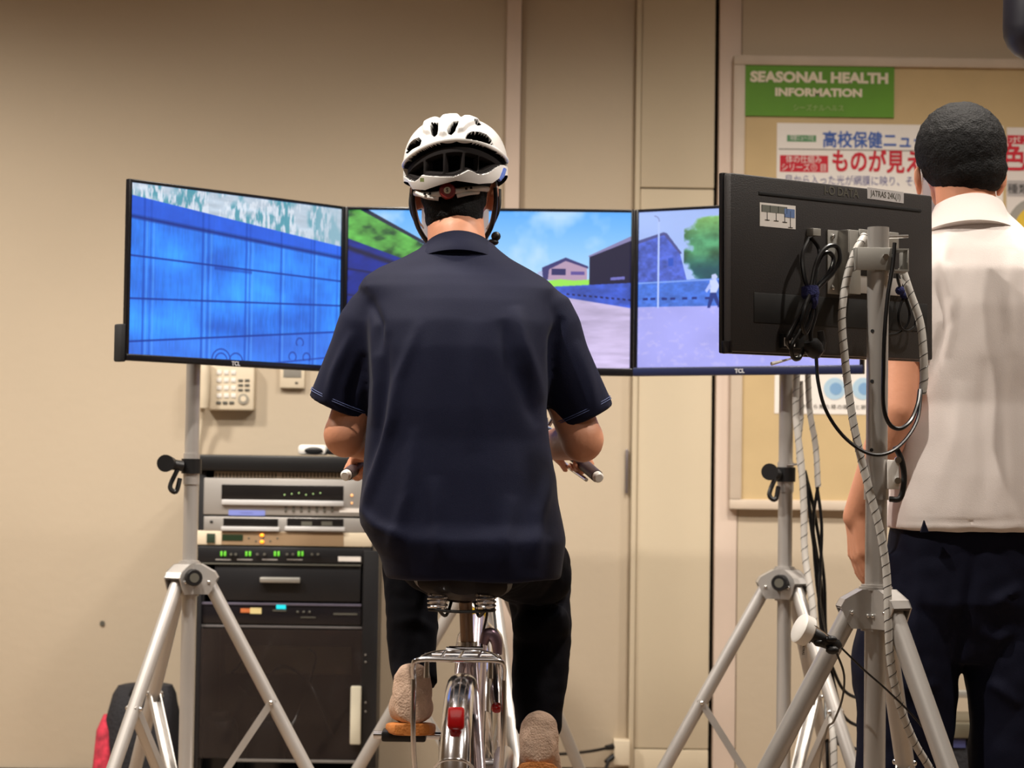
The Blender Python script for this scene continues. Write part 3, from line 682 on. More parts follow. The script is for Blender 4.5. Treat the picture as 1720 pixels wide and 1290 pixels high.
fin('lettering', text_bm('~~~~~', .012, Matrix.Translation(P(414, 861, RY-.006)) @ UP, .0002), M_txtnavy, u)
bm = bmesh.new()
for k in range(7): pbx(bm, 478+k*13, 482+k*13, 851, 860, RY-.007, .004, .0005)
many('button', bm, M_txtdk, u)
fin('white_label', pb(570, 606, 854, 861, RY-.0055, .002), M_paper, u)
bm = bmesh.new()
for k in range(6): ell(bm, P(478+k*12, 831-(k % 3)*1.5, RY-.0065), (.002, .001, .002), seg=8)
many('pilot_light', bm, mat('pale_led', (150, 190, 120), .4, emit=(190, 220, 150), estr=.6), u)
many('amber_light', ell(ell(bmesh.new(), P(591, 832, RY-.006), (.004, .002, .004), seg=10), P(591, 845, RY-.006), (.003, .002, .003), seg=10), mat('amber_led', (240, 170, 110), .4, emit=(255, 180, 110), estr=1), u)
u = unit('double_deck_unit', 342, 612, 869, 893, M_silver)
for a_, b_ in ((375, 467), (482, 577)):
    w1 = fin('cassette_window', pb(a_, b_, 871, 884, RY-.006, .004, .001), M_win, u); fin('cassette_lip', pb(a_-4, b_+2, 885, 892, RY-.014, .012, .002), M_silverl, u)
fin('cassette_reel', pb(506, 524, 876, 883, RY-.0068, .001), M_txtdk, u); fin('cassette_reel', pb(540, 558, 876, 883, RY-.0068, .001), M_txtdk, u)
fin('deck_button', ell(bmesh.new(), P(355, 876, RY-.005), (.005, .003, .004), seg=10), M_black, u)
u = unit('cream_control_panel', 330, 625, 893, 917, M_cream, .05)
fin('brown_inset', pb(372, 577, 894, 916, RY-.006, .003), mat('brown_inset', (140, 116, 88), .6), u)
fin('power_rocker', pb(347, 361, 896, 912, RY-.008, .006, .001), mat('dark_green_rocker', (42, 58, 44), .4), u)
fin('green_display', pb(373, 408, 898, 908, RY-.0075, .002), mat('dark_green_display', (36, 52, 34), .3), u)
bm = bmesh.new()
for q in ((440, 899), (440, 910)): ell(bm, P(q[0], q[1], RY-.008), (.006, .003, .0045), seg=12)
many('orange_light', bm, mat('orange_led', (255, 150, 30), .4, emit=(255, 140, 30), estr=2.2), u)
bm = bmesh.new()
for k in range(5): ell(bm, P(418+k*12, 904+(k % 2)*5, RY-.006), (.003, .002, .003), seg=8)
many('button', bm, M_txtdk, u)
u = unit('mixer_panel', 332, 624, 919, 946, M_rack, .1)
bm = bmesh.new(); bm2 = bmesh.new()
for k, x in enumerate((370, 376, 412, 418, 460, 466, 500, 506)): pbx(bm, x, x+3.5, 926, 934, RY-.008, .005, .0005)
many('green_light', bm, mat('green_led', (90, 160, 50), .4, emit=(90, 190, 50), estr=.7), u)
for k, x in enumerate((388, 396, 432, 444, 482, 492, 524, 534)): tube(bm2, [P(x, 931, RY-.004), P(x, 931, RY-.018)], .004, 10)
many('knob', bm2, M_txtdk, u)
bm = bmesh.new()
for x in (362, 398, 440, 482): pbx(bm, x, x+26, 939, 941, RY-.0055, .001)
many('printed_scale', bm, M_silver, u)
fin('white_label', pb(568, 606, 935, 943, RY-.006, .002), M_paper, u)
u = unit('rack_drawer', 360, 606, 949, 1010, M_rack, .3)
fin('drawer_handle', pb(436, 504, 970, 979, RY-.022, .018, .003), M_alu2, u)
fin('shelf_trim', pb(336, 606, 947, 949.5, RY-.01, .01, .001), M_txtdk, rk)
u = unit('disc_player', 336, 607, 1014, 1049, mat('glossy_black_player', (24, 22, 26), .25))
fin('top_edge', pb(336, 607, 1013, 1017, RY-.007, .006, .001), mat('violet_grey_metal', (112, 108, 126), .3, .4), u)
fin('orange_sticker', pb(404, 420, 1022, 1029, RY-.006, .002), mat('orange_sticker', (200, 112, 60), .6), u); fin('cream_sticker', pb(420, 439, 1021, 1031, RY-.006, .002), mat('cream_sticker', (226, 210, 150), .6), u)
fin('cyan_display', pb(464, 480, 1016, 1023, RY-.008, .003), mat('cyan_led', (20, 160, 170), .4, emit=(30, 190, 200), estr=1), u)
fin('player_print', pb(458, 481, 1024, 1027, RY-.006, .002), M_txtdk, u)
bm = bmesh.new()
for x in (500, 510, 520): ell(bm, P(x, 1028, RY-.006), (.004, .002, .004), seg=10)
pbx(bm, 560, 600, 1030, 1033, RY-.006, .001); pbx(bm, 505, 530, 1036, 1038, RY-.006, .001); many('player_button', bm, M_txtdk, u)
fin('shelf', pb(334, 608, 1051, 1055, RY-.002, .3, .001), mat('grey_shelf_edge', (96, 92, 92), .5), rk)
dr = fin('glass_door', pb(334, 622, 1057, 1275, RY-.012, .006, .001), M_glass, rk)
bm = bmesh.new()
for a_ in ((330, 336, 950, 1290), (608, 634, 925, 1290)): pbx(bm, a_[0], a_[1], a_[2], a_[3], RY-.014, .012, .002)
many('door_frame', bm, M_rack, dr)
fin('door_handle', pb(588, 606, 1153, 1251, RY-.036, .022, .004), mat('cream_handle', (206, 200, 180), .45), dr)
bm = bmesh.new()
for yy in (1100, 1112, 1180, 1195): ell(bm, P(614, yy, RY-.015), (.003, .002, .003), seg=8)
many('screw', bm, M_alu2, dr)
fin('lower_rail', pb(390, 600, 1276, 1281, RY-.016, .004, .001), mat('grey_rail', (120, 116, 112), .5), rk)
bm = pb(378, 590, 1085, 1132, RY+.34, .01, .002); fin('painted_door_reflection', bm, mat('dim_beige', (150, 138, 112), .8), rk)  # beige panel inside the rack, stands in for a reflection in the glass door
for px2 in (366, 446):
    o = thing('storage_jar', 'dark domed jar inside the rack, %s' % ('nearer the left tripod pole' if px2 == 366 else 'nearer the door handle'), 'jar', P(px2, 1290, RY+.1))
    b0 = P(px2, 1290, RY+.1); b0.z = .075
    zt = P(px2, 1200, RY+.1).z
    fin('jar_body', T([b0, b0+Vector((0, 0, .01)), Vector((b0.x, b0.y, zt-.04)), Vector((b0.x, b0.y, zt-.015)), Vector((b0.x, b0.y, zt))], [.05, .056, .056, .048, .02], 24), M_black, o)
    fin('jar_lid', T([Vector((b0.x, b0.y, zt-.01)), Vector((b0.x, b0.y, zt+.008))], .026, 20), mat('dark_lid', (46, 42, 42), .3), o)
    W[o.name] = W[o.name]
bm = bmesh.new()
for l in ([(400, 1150, 6.2), (430, 1170, 6.25), (470, 1120, 6.3), (520, 1150, 6.2), (560, 1240, 6.2)], [(470, 1250, 6.2), (500, 1200, 6.25), (530, 1110, 6.3), (520, 1090, 6.4)], [(390, 1130, 6.3), (420, 1110, 6.35), (450, 1200, 6.3)]): tube(bm, path(l), .004, 8, 6)
fin('patch_cable', bm, M_cable, rk)
dk = thing('microphone_receiver', 'white and black receiver box lying on top of the rack', 'receiver', P(525, 764, RY+.1))
fin('receiver_case', pb(500, 548, 747, 764, RY+.05, .12, .01), M_white, dk)
fin('oval_window', ell(bmesh.new(), P(527, 757, RY+.05), (.027, .004, .011), seg=20), M_black, dk)
fin('dark_end', pb(549, 574, 752, 764, RY+.05, .1, .006), M_black, dk)

# ------------------------------------------------------------ wall fixtures
ph = thing('wall_telephone', 'cream wall telephone with keypad and handset behind the left stand', 'telephone', P(388, 690, WY-.02))
fin('phone_body', pb(346, 427, 612, 689, WY-.05, .05, .008), M_cream, ph)
fin('handset', T([P(343, 606, WY-.075), P(343, 625, WY-.08), P(342, 660, WY-.08), P(341, 684, WY-.075)], [.017, .019, .018, .017], 14, 4), M_cream, ph)
bm = bmesh.new()
for r_ in range(4):
    for c_ in range(3): pbx(bm, 364+c_*12, 372+c_*12, 622+r_*13, 629+r_*13, WY-.053, .004, .001)
many('key', bm, M_white, ph)
bm = bmesh.new()
for r_ in range(3):
    for c_ in range(2): pbx(bm, 400+c_*11, 408+c_*11, 637+r_*8, 641+r_*8, WY-.053, .004, .001)
for c_ in range(3): pbx(bm, 363+c_*11, 371+c_*11, 674, 679, WY-.053, .004, .001)
many('function_key', bm, M_txtdk, ph)
fin('dial_ring', disc(bmesh.new(), P(409, 670, WY-.05), .005, .016, 24), mat('grey_ring', (150, 144, 132), .5), ph)
fin('dial_centre', disc(bmesh.new(), P(409, 670, WY-.05), .007, .009, 20), M_cream, ph)
fin('handset_cord', T([P(341, 684, WY-.07), P(338, 710, WY-.05), P(333, 745, WY-.04), P(331, 775, WY-.03)], .007, 10, 6), M_cream, ph)
th_ = thing('wall_thermostat', 'small cream wall controller with grey display beside the telephone', 'thermostat', P(491, 650, WY-.01))
fin('controller_case', pb(470, 512, 606, 652, WY-.02, .02, .004), M_cream, th_); fin('grey_display', pb(476, 506, 612, 634, WY-.022, .003, .001), mat('grey_lcd', (140, 136, 128), .4), th_)
fin('controller_button', ell(bmesh.new(), P(498, 643, WY-.021), (.005, .003, .004), seg=10), M_txtdk, th_)
ou = thing('wall_outlet', 'cream outlet box on the lower wall with black plugs', 'outlet', P(1044, 1285, WY))
fin('outlet_case', pb(1031, 1058, 1244, 1286, WY-.03, .06, .003), M_cream, ou)
for yy, nm in ((1254, 0), (1270, 1)): fin('plug', T([P(1031, yy, WY-.02), P(1018, yy+2+nm*8, WY-.04)], [.01, .008], 10), M_black, ou)
cable('mains_cable', [(1018, 1257, 6.55), (990, 1262, 6.5), (950, 1266, 6.4), (905, 1268, 6.3)], .005, 'black cable leaving the outlet, upper of the two')
cable('mains_cable', [(1022, 1280, 6.54), (1012, 1300, 6.5), (990, 1310, 6.45)], .006, 'thick black cable dropping from the outlet to the floor')

# ------------------------------------------------------------ notice board
BY = WY - .035
nb = thing('notice_board', 'khaki felt notice board in a pale frame behind the standing man', 'notice board', P(1500, 856, BY))
bx0, bx1 = P(1229, 480, BY).x, P(1229, 480, BY).x + 1.75; bz1, bz0 = P(1240, 92, BY).z, P(1225, 855, BY).z
fin('felt', box(bx0+.01, bx1-.01, BY+.012, BY+.03, bz0+.01, bz1-.01), M_khaki, nb)
fw = .036
fin('frame_top', box(bx0, bx1, BY, BY+.034, bz1-.03, bz1, .003), M_frame, nb); fin('frame_bottom', box(bx0, bx1, BY, BY+.034, bz0, bz0+.03, .003), M_frame, nb)
fin('frame_side', box(bx0, bx0+fw, BY-.001, BY+.033, bz0+.0305, bz1-.0305, .003), M_frame, nb); fin('frame_side', box(bx1-fw, bx1, BY-.001, BY+.033, bz0+.0305, bz1-.0305, .003), M_frame, nb)
BF = BY+.010
def flat(px0, px1, py0, py1, Y=BF, th=.0015): return pb(px0, px1, py0, py1, Y, th)
def wtext(s, px, py, hpx, wpx, m, parent, Y=BF-.001, bold=.0, thick=0, name='lettering'):
    size = hpx/545/.72; M0 = Matrix.Translation(P(px, py, Y)) @ Matrix.Rotation(R(0.0), 4, 'Y') @ UP
    bm = text_bm(s, size, M0, .0002, bold)
    if thick:
        bms = [bm]
        for dx, dz in ((thick, 0), (0, thick), (thick, thick)):
            b = bm.copy(); b.transform(Matrix.Translation((dx, -.00004*(len(bms)), dz))); bms.append(b)
        bm = join(*bms)
    xs = [v.co.x for v in bm.verts]; cur = max(xs)-min(xs); cx = P(px, py, Y).x; k = (wpx/545)/cur; mc = (max(xs)+min(xs))/2
    for v in bm.verts: v.co.x = cx + (v.co.x-mc)*k
    return fin(name, bm, m, parent)
gs = thing('green_sign', 'green SEASONAL HEALTH INFORMATION sign at the top of the board', 'sign', P(1375, 197, BF))
fin('sign_panel', flat(1249, 1502, 108, 196, BF-.004, .006), M_green, gs)
wtext('SEASONAL HEALTH', 1376, 131, 17, 232, M_txtw, gs, BF-.0055, .0022); wtext('INFORMATION', 1375, 156, 13, 146, M_txtw, gs, BF-.0055, .0016)
wtext('シーズナルヘルス', 1375, 182, 9, 84, M_txtg, gs, BF-.0055)
po = thing('health_news_poster', 'white poster with blue and red Japanese headlines under the green sign', 'poster', P(1490, 700, BF))
fin('poster_sheet', flat(1303, 1684, 209, 697), M_paper, po, smooth=False)
fin('green_strip', flat(1322, 1371, 227, 238, BF-.0006, .001), M_gprint, po, smooth=False)
wtext('保健ニュース社', 1347, 232, 7, 40, M_paper, po, BF-.0012)
wtext('高校保健ニュース', 1482, 238, 21, 200, M_txtblue, po, BF-.0012, thick=.0022)
fin('rule_line', flat(1308, 1676, 252, 253.5, BF-.0006, .001), M_txtdk, po, smooth=False)
fin('red_box', flat(1310, 1391, 261, 289, BF-.0006, .001), M_txtred, po, smooth=False)
wtext('体の仕組み', 1350, 268.5, 10, 60, M_paper, po, BF-.0014); wtext('シリーズ① 目', 1350, 282, 10, 74, M_paper, po, BF-.0014)
wtext('ものが見える仕組み', 1536, 276, 29, 276, M_txtred, po, BF-.0012, thick=.004)
wtext('目から入った光が網膜に映り、その情報が脳に', 1470, 305, 13, 300, M_txtnavy, po, BF-.0012)
bm = bmesh.new()
for px2, c in ((1402, 0), (1450, 0), (1500, 0), (1560, 0)):
    disc(bm, P(px2, 653, BF), .0012, .034, 28)
many('printed_disc', bm, mat('pale_blue_disc', (168, 196, 216), .8), po, smooth=False)
bm = bmesh.new()
for px2 in (1402, 1450, 1500, 1560): disc(bm, P(px2+2, 653, BF), .0018, .019, 24)
many('printed_disc_centre', bm, mat('blue_disc', (120, 160, 200), .8), po, smooth=False)
wtext('外から見た目の様子と断面図', 1410, 684, 6, 130, M_txtdk, po, BF-.0012)
p2_ = thing('second_poster', 'white poster with red characters at the right edge of the photo', 'poster', P(1800, 700, BF))
fin('poster_sheet', flat(1690, 1990, 216, 700), mat('paper_warm', (214, 206, 200), .8, var=.02), p2_, smooth=False)
fin('red_band', flat(1692, 1990, 229, 244, BF-.0006, .001), M_txtred, p2_, smooth=False)
wtext('ポスター特集', 1760, 237, 9, 130, M_paper, p2_, BF-.0012); wtext('色覚の', 1745, 270, 34, 128, M_txtred, p2_, BF-.0012, thick=.004)
fin('grey_band', flat(1692, 1990, 305, 332, BF-.0006, .001), mat('grey_band', (172, 166, 164), .8), p2_, smooth=False)
wtext('種類のものの見', 1758, 319, 13, 132, M_txtk, p2_, BF-.0014)
bm = disc(bmesh.new(), P(1745, 385, BF), .0012, .10, 32); fin('printed_ring', bm, mat('grey_ring_print', (150, 146, 138), .8), p2_, smooth=False)
bm = disc(bmesh.new(), P(1745, 385, BF), .0018, .075, 32); fin('printed_yellow_disc', bm, mat('yellow_print', (214, 180, 60), .8), p2_, smooth=False)

# ------------------------------------------------------------ bag, cart, dark fixture
bg = thing('black_bag', 'black bag with red patterned side on the floor left of the left tripod', 'bag', (P(225, 1290, 6.05).x, 6.1, 0))
xa, xb = P(158, 1250, 6.0).x, P(292, 1250, 6.0).x; zt = P(225, 1157, 6.0).z
bm = bmesh.new(); loft(bm, [((xa+xb)/2, 6.12, .002, (xb-xa)/2, .12, 4), ((xa+xb)/2, 6.12, .1, (xb-xa)/2+.004, .13, 3.6), ((xa+xb)/2+.005, 6.12, zt-.09, (xb-xa)/2-.012, .12, 3.4), ((xa+xb)/2+.008, 6.12, zt-.025, (xb-xa)/2-.026, .09, 3.2), ((xa+xb)/2+.008, 6.12, zt, (xb-xa)/2-.036, .05, 3)], 40)
displace(bm, lambda c, n: .008*noise.noise(c*14)); fin('bag_body', bm, M_bag, bg)
bm = bmesh.new(); loft(bm, [(xa+.024, 6.05, .03, .034, .075, 3), (xa+.024, 6.05, .12, .034, .075, 3), (xa+.020, 6.06, zt-.12, .022, .05, 3), (xa+.022, 6.07, zt-.08, .01, .02, 2)], 24); fin('patterned_side', bm, M_bagred, bg)
fin('strap_handle', T([(xa+.09, 6.04, zt-.03), (xa+.11, 6.03, zt+.004), (xa+.15, 6.03, zt+.004), (xa+.17, 6.04, zt-.03)], .008, 8, 5), M_bag, bg)
fin('buckle', T([P(262, 1160, 5.97), P(272, 1172, 5.97)], .008, 8), M_txtdk, bg)
ct = thing('equipment_cart', 'low silver-edged cart seen between the standing man legs', 'cart', (P(1610, 1290, 5.9).x, 5.95, 0))
zA, zB, zC = P(1607, 1160, 5.85).z, P(1607, 1172, 5.85).z, P(1607, 1215, 5.85).z; zD = P(1607, 1240, 5.85).z
xa, xb = P(1530, 1200, 5.85).x, P(1760, 1200, 5.85).x
fin('top_shelf', box(xa, xb, 5.85, 5.88, zB, zA, .002), M_alu2, ct); fin('middle_shelf', box(xa, xb, 5.85, 6.15, zD, zC, .003), mat('olive_grey_metal', (104, 98, 82), .5, .3), ct)
bm = bmesh.new()
for x in (xa+.01, xb-.01): tube(bm, [(x, 5.865, .0), (x, 5.865, zA)], .009, 10); tube(bm, [(x, 6.14, .0), (x, 6.14, zD)], .009, 10)
many('cart_leg', bm, M_alu2, ct)
fin('bottom_shelf', box(xa, xb, 5.85, 6.15, .04, .055, .002), M_black, ct)
bo = thing('dark_case', 'dark case with a small blue label on the low cart', 'case', (P(1610, 1290, 5.9).x, 5.95, .055))
fin('case_body', box(xa+.02, xb-.02, 5.862, 6.12, .056, zD-.02, .006), M_bag, bo); lbl = fin('blue_label', pb(1599, 1622, 1241, 1256, 5.858, .003), mat('slate_label', (52, 56, 100), .6), bo)
cs = thing('hanging_loudspeaker', 'dark rounded fixture cut off by the top right corner', 'speaker', P(1715, 60, 4.6))
bm = bmesh.new(); capsule(bm, P(1745, -40, 4.6), P(1738, 50, 4.6), .075, .068, 28); fin('speaker_body', bm, mat('dark_navy_housing', (26, 26, 38), .45), cs)
bm = T([P(1748, -60, 4.6), Vector((P(1748, -60, 4.6).x, 4.6, 3.4))], .012, 12); fin('hanging_rod', bm, M_black, cs)
cb = thing('control_box', 'grey control box clamped behind the bicycle, low on the centre stand', 'control box', P(862, 1195, 5.5))
fin('box_case', pb(850, 872, 1164, 1228, 5.5, .06, .003), mat('grey_box', (128, 124, 118), .5), cb); fin('yellow_label', pb(865, 873, 1178, 1218, 5.497, .003), mat('pale_yellow', (220, 212, 130), .6), cb)
fin('clamp_bar', T([P(850, 1190, 5.56), Vector((st_c.location.x, 5.60, P(850, 1190, 5.56).z))], .008, 10), M_alu2, cb)

# ------------------------------------------------------------ bicycle
bk = thing('bicycle', 'silver city bicycle with rear carrier and red reflector under the helmeted cyclist', 'bicycle', (P(768, 1290, 3.85).x, 3.85, 0))
BX = P(768, 1200, 3.7).x; HX = P(802, 1050, 4.6).x
yaw = lambda y: BX + (HX-BX)*(y-3.7)/.9
V3 = lambda dx, y, z: Vector((yaw(y)+dx, y, z))
RA = (3.86, .31); FA = (5.02, .31); RR = .30
def wheel(nm, cy, cz, r):
    pts = [V3(0, cy+math.sin(a)*(r-.012), cz+math.cos(a)*(r-.012)) for a in np.linspace(0, 2*PI, 65)]
    t = fin(nm, T(pts, .015, 10), M_black, bk)
    pts = [V3(0, cy+math.sin(a)*(r-.032), cz+math.cos(a)*(r-.032)) for a in np.linspace(0, 2*PI, 49)]
    fin('rim', T(pts, .010, 8), M_chrome, t)
    fin('hub', T([V3(-.04, cy, cz), V3(.04, cy, cz)], .02, 14), M_chrome, t)
    bm = bmesh.new()
    for k in range(28):
        a = 2*PI*k/28; s = .03 if k % 2 else -.03; tube(bm, [V3(s, cy+math.sin(a+.25)*.02, cz+math.cos(a+.25)*.02), V3(0, cy+math.sin(a)*(r-.04), cz+math.cos(a)*(r-.04))], .0011, 4)
    o = fin('spokes', bm, M_chrome, t); o['kind'] = 'stuff'
wheel('rear_wheel', *RA, RR); wheel('front_wheel', *FA, RR)
def fender(nm, cy, cz, r, a0, a1, wd=.026):
    bm = bmesh.new(); N = 36; K = 10; g = []
    for inner in (0, 1):
        for i in range(N+1):
            a = a0+(a1-a0)*i/N
            g.append([bm.verts.new(V3(wd*math.sin(b)*(1-.04*inner), cy+math.sin(a)*(r-wd*.75*(1-math.cos(b))-.0015*inner), cz+math.cos(a)*(r-wd*.75*(1-math.cos(b))-.0015*inner))) for b in np.linspace(-1.5, 1.5, K)])
    for q in (g[:N+1], g[N+1:]):
        for i in range(N):
            for k in range(K-1): bm.faces.new((q[i][k], q[i][k+1], q[i+1][k+1], q[i+1][k]))
    for i in range(N):
        for k in (0, K-1): bm.faces.new((g[i][k], g[i+1][k], g[N+2+i][k], g[N+1+i][k]))
    bmesh.ops.recalc_face_normals(bm, faces=bm.faces); return fin(nm, bm, M_chrome, bk)
fender('rear_fender', *RA, .325, R(-130), R(25)); fender('front_fender', *FA, .325, R(-60), R(60))
aR = math.atan2(3.655-3.86, .245); rp = V3(0, 3.86-.325*math.sin(R(37)), .31+.325*math.cos(R(37))) + Vector((0, -.012, .010))
rf = fin('rear_reflector', bx(bmesh.new(), -.0145, .0145, -.008, .008, -.020, .018, .005, Matrix.Translation(rp) @ Matrix.Rotation(R(-20), 4, 'X')), M_red, bk)
fin('reflector_mount', T([rp+Vector((0, .004, -.018)), rp+Vector((0, .004, -.026))], [.010, .006], 12), M_red, rf)
fin('fender_stay', T([V3(-.05, 3.86, .31), V3(-.048, 3.70, .44), V3(-.03, 3.60, .505), V3(0, 3.575, .52), V3(.03, 3.60, .505), V3(.048, 3.70, .44), V3(.05, 3.86, .31)], .0028, 8, 6), M_chrome, bk)
# carrier
zc_ = P(768, 1112, 3.72).z; cw = .078
bm = T([V3(-cw, 3.735, zc_-.03), V3(-cw, 3.725, zc_-.008), V3(-cw*.86, 3.72, zc_+.003), V3(0, 3.715, zc_+.004), V3(cw*.86, 3.72, zc_+.003), V3(cw, 3.725, zc_-.008), V3(cw, 3.735, zc_-.03)], .0045, 10, 6)
tube(bm, [V3(-cw*.9, 3.725, zc_), V3(-cw*.85, 3.80, zc_+.001), V3(-cw*.55, 3.895, zc_+.001), V3(0, 3.915, zc_+.001), V3(cw*.55, 3.895, zc_+.001), V3(cw*.85, 3.80, zc_+.001), V3(cw*.9, 3.725, zc_)], .0045, 10, 6)
for dx in (-.032, 0, .032): tube(bm, [V3(dx, 3.72, zc_+.003), V3(dx, 3.91, zc_+.001)], .0035, 8)
for y in (3.78, 3.85): tube(bm, [V3(-cw*.85, y, zc_+.001), V3(cw*.85, y, zc_+.001)], .0035, 8)
ca = fin('rear_carrier', bm, M_chrome, bk)
for s in (-1, 1):
    fin('carrier_stay', T([V3(s*cw, 3.735, zc_-.025), V3(s*cw*.98, 3.75, .5), V3(s*.062, 3.86, .31)], .0045, 10, 5), M_chrome, ca)
    fin('carrier_hook', T([V3(s*.055, 3.724, zc_), V3(s*.055, 3.722, zc_-.028)], [.004, .005], 10), M_chrome, ca)
# seat cluster
SY = 4.06; zs = P(777, 985, 4.05).z
sx = P(777, 985, 4.05).x
bm = bmesh.new(); loft(bm, [(0, 0, 0, .03, .02, 2.2), (0, .0, .02, .085, .032, 2.2), (0, .004, .06, .094, .036, 2.2), (0, .006, .10, .08, .034, 2.2), (0, .004, .15, .045, .026, 2.2), (0, 0, .2, .026, .02, 2), (0, 0, .26, .018, .015, 2), (0, 0, .275, .008, .008, 2)], 32)
bm.transform(Matrix.Translation((sx, 4.01, zs+.006)) @ Matrix.Rotation(R(3.5), 4, 'Y') @ Matrix(((1, 0, 0, 0), (0, 0, 1, 0), (0, 1, 0, 0), (0, 0, 0, 1)))); bmesh.ops.recalc_face_normals(bm, faces=bm.faces)
sd = fin('saddle', bm, M_saddle, bk)
for s in (-1, 1):
    c0 = Vector((sx+s*.045, 4.00, zs-.040)); pts = [c0+Vector((math.cos(t)*.017, math.sin(t)*.017, t/(2*PI)*.0075)) for t in np.linspace(0, 7*PI, 64)]
    fin('saddle_spring', T(pts, .0028, 6), M_chrome, sd)
    fin('saddle_rail', T([Vector((sx+s*.045, 4.01, zs-.040)), Vector((sx+s*.03, 4.06, zs-.055)), Vector((sx+s*.02, 4.2, zs-.02))], .0032, 8, 5), M_black, sd)
fin('spring_bridge', T([Vector((sx-.062, 4.0, zs-.041)), Vector((sx, 3.995, zs-.044)), Vector((sx+.062, 4.0, zs-.041))], .003, 8, 5), M_black, sd)
zk = P(782, 1090, 4.08).z
po_ = fin('seat_post', T([Vector((P(782, 1003, 4.08).x, 4.08, zs-.03)), V3(.0, 4.10, zk-.01)], .0125, 18), M_post, bk)
bm = T([V3(0, 4.10, zk-.02), V3(0, 4.10, zk+.012)], .019, 18); tube(bm, [V3(-.035, 4.085, zk), V3(.03, 4.085, zk)], .005, 10); tube(bm, [V3(-.04, 4.08, zk-.002), V3(-.0, 4.075, zk-.006)], .006, 8)
fin('seat_clamp', bm, M_chrome, bk)
BB = (4.33, .34)
bm = T([V3(0, 4.10, zk-.005), V3(0, BB[0], BB[1])], .016, 16)
for s in (-1, 1):
    tube(bm, [V3(s*.012, 4.11, zk-.03), V3(s*.05, RA[0], RA[1])], .0085, 12); tube(bm, [V3(s*.03, BB[0]-.03, BB[1]), V3(s*.055, RA[0], RA[1])], .009, 12)
tube(bm, [V3(0, BB[0], BB[1]), V3(0, 4.5, .47), V3(0, 4.62, .64)], .021, 16, 5); tube(bm, [V3(0, 4.16, .5), V3(0, 4.45, .56), V3(0, 4.63, .69)], .015, 14, 5)
tube(bm, [V3(-.035, BB[0], BB[1]), V3(.035, BB[0], BB[1])], .022, 16)
fin('frame', bm, mat('silver_pink_frame', (196, 184, 192), .25, .7), bk)
fin('head_tube', T([V3(0, 4.70, .62), V3(0, 4.62, P(802, 1012, 4.62).z)], .0165, 18), M_white, bk)
fin('yellow_band', T([V3(0, 4.62+.0085, P(802, 1036, 4.62).z), V3(0, 4.62+.004, P(802, 1021, 4.62).z)], .0172, 18), M_yellow, bk)
fin('handlebar_stem', T([V3(0, 4.62, P(802, 1012, 4.62).z), V3(0, 4.60, 1.03), V3(-.01, 4.66, 1.065)], .0125, 14), M_chrome, bk)
bm = bmesh.new()
for s in (-1, 1): tube(bm, [V3(s*.045, FA[0], FA[1]), V3(s*.045, 4.80, .60), V3(s*.01, 4.72, .66)], .011, 12, 4)
fin('fork', bm, M_chrome, bk)
hb = [P(583, 797, 4.36), P(618, 772, 4.46), P(650, 752, 4.56), P(700, 726, 4.66), P(785, 735, 4.68), P(865, 722, 4.68), P(915, 722, 4.64), P(950, 754, 4.53), P(1003, 800, 4.36)]
hbo = fin('handlebar', T(hb, .0105, 14, 6), M_chrome, bk)
for a, b in ((hb[0], hb[1]), (hb[8], hb[7])):
    d = (a-b); g = fin('grip', T([a, b.lerp(a, .15)], .0128, 16), mat('brown_grip', (58, 40, 40), .5), hbo)
    fin('grip_end', T([a-d*.02, a+d.normalized()*.008, a+d.normalized()*.012], [.0112, .0112, .008], 16), M_white, hbo)
for s, a, b, c in ((1, P(918, 728, 4.62), P(940, 772, 4.56), P(985, 806, 4.40)), (-1, P(668, 740, 4.62), P(640, 778, 4.56), P(598, 800, 4.42))):
    fin('brake_lever', T([a, b.lerp(a, .5), b, c], [.006, .005, .0045, .004], 10, 4), M_chrome, hbo)
    fin('lever_mount', T([a+Vector((-.012*s, 0, .012)), a+Vector((.012*s, 0, -.01))], .012, 12), M_chrome, hbo)
bm = T([P(918, 716, 4.62), P(916, 702, 4.62)], .006, 10); tube(bm, [P(922, 715, 4.61), P(929, 703, 4.61)], .0045, 10); fin('bell', bm, M_chrome, hbo)
fin('brake_cable', T([P(918, 716, 4.62), P(890, 700, 4.72), P(840, 760, 4.75), P(822, 900, 4.72), P(828, 1000, 4.68), P(836, 1090, 4.6)], .003, 6, 6), M_cable, bk)
fin('brake_cable', T([P(815, 1003, 4.12), P(818, 1030, 4.14), P(812, 1060, 4.16), P(809, 1085, 4.18)], .0025, 6, 6), M_cable, bk)
CL, CR_ = Vector((P(680, 1222, 4.38).x, 4.36, .462)), Vector((P(900, 1222, 4.30).x, 4.34, .235))
for s, c in ((-1, CL), (1, CR_)):
    cr = fin('crank', T([V3(s*.05, BB[0], BB[1]), Vector((yaw(c.y)+s*.058, c.y, c.z))], [.012, .009], 12), M_chrome, bk)
    fin('pedal', bx(bmesh.new(), c.x-.045, c.x+.045, c.y-.03, c.y+.03, c.z-.011, c.z+.011, .005), M_black, cr)
    fin('pedal_axle', T([Vector((yaw(c.y)+s*.055, c.y, c.z)), Vector((c.x+s*.062, c.y, c.z))], .008, 12), M_chrome, cr)
fin('chainring', T([V3(.055, BB[0], BB[1]), V3(.058, BB[0], BB[1])], .075, 32), M_chrome, bk)
bm = bmesh.new()
tube(bm, [V3(.066, 3.90, .355), V3(.066, 4.1, .39), V3(.066, 4.36, .425)], [.016, .018, .02], 12, 4); tube(bm, [V3(.066, 3.90, .27), V3(.066, 4.36, .265)], .014, 12)
fin('chain_case', bm, mat('silver_chain_case', (190, 186, 190), .25, .8), bk)
rl = P(834, 1190, 4.1)
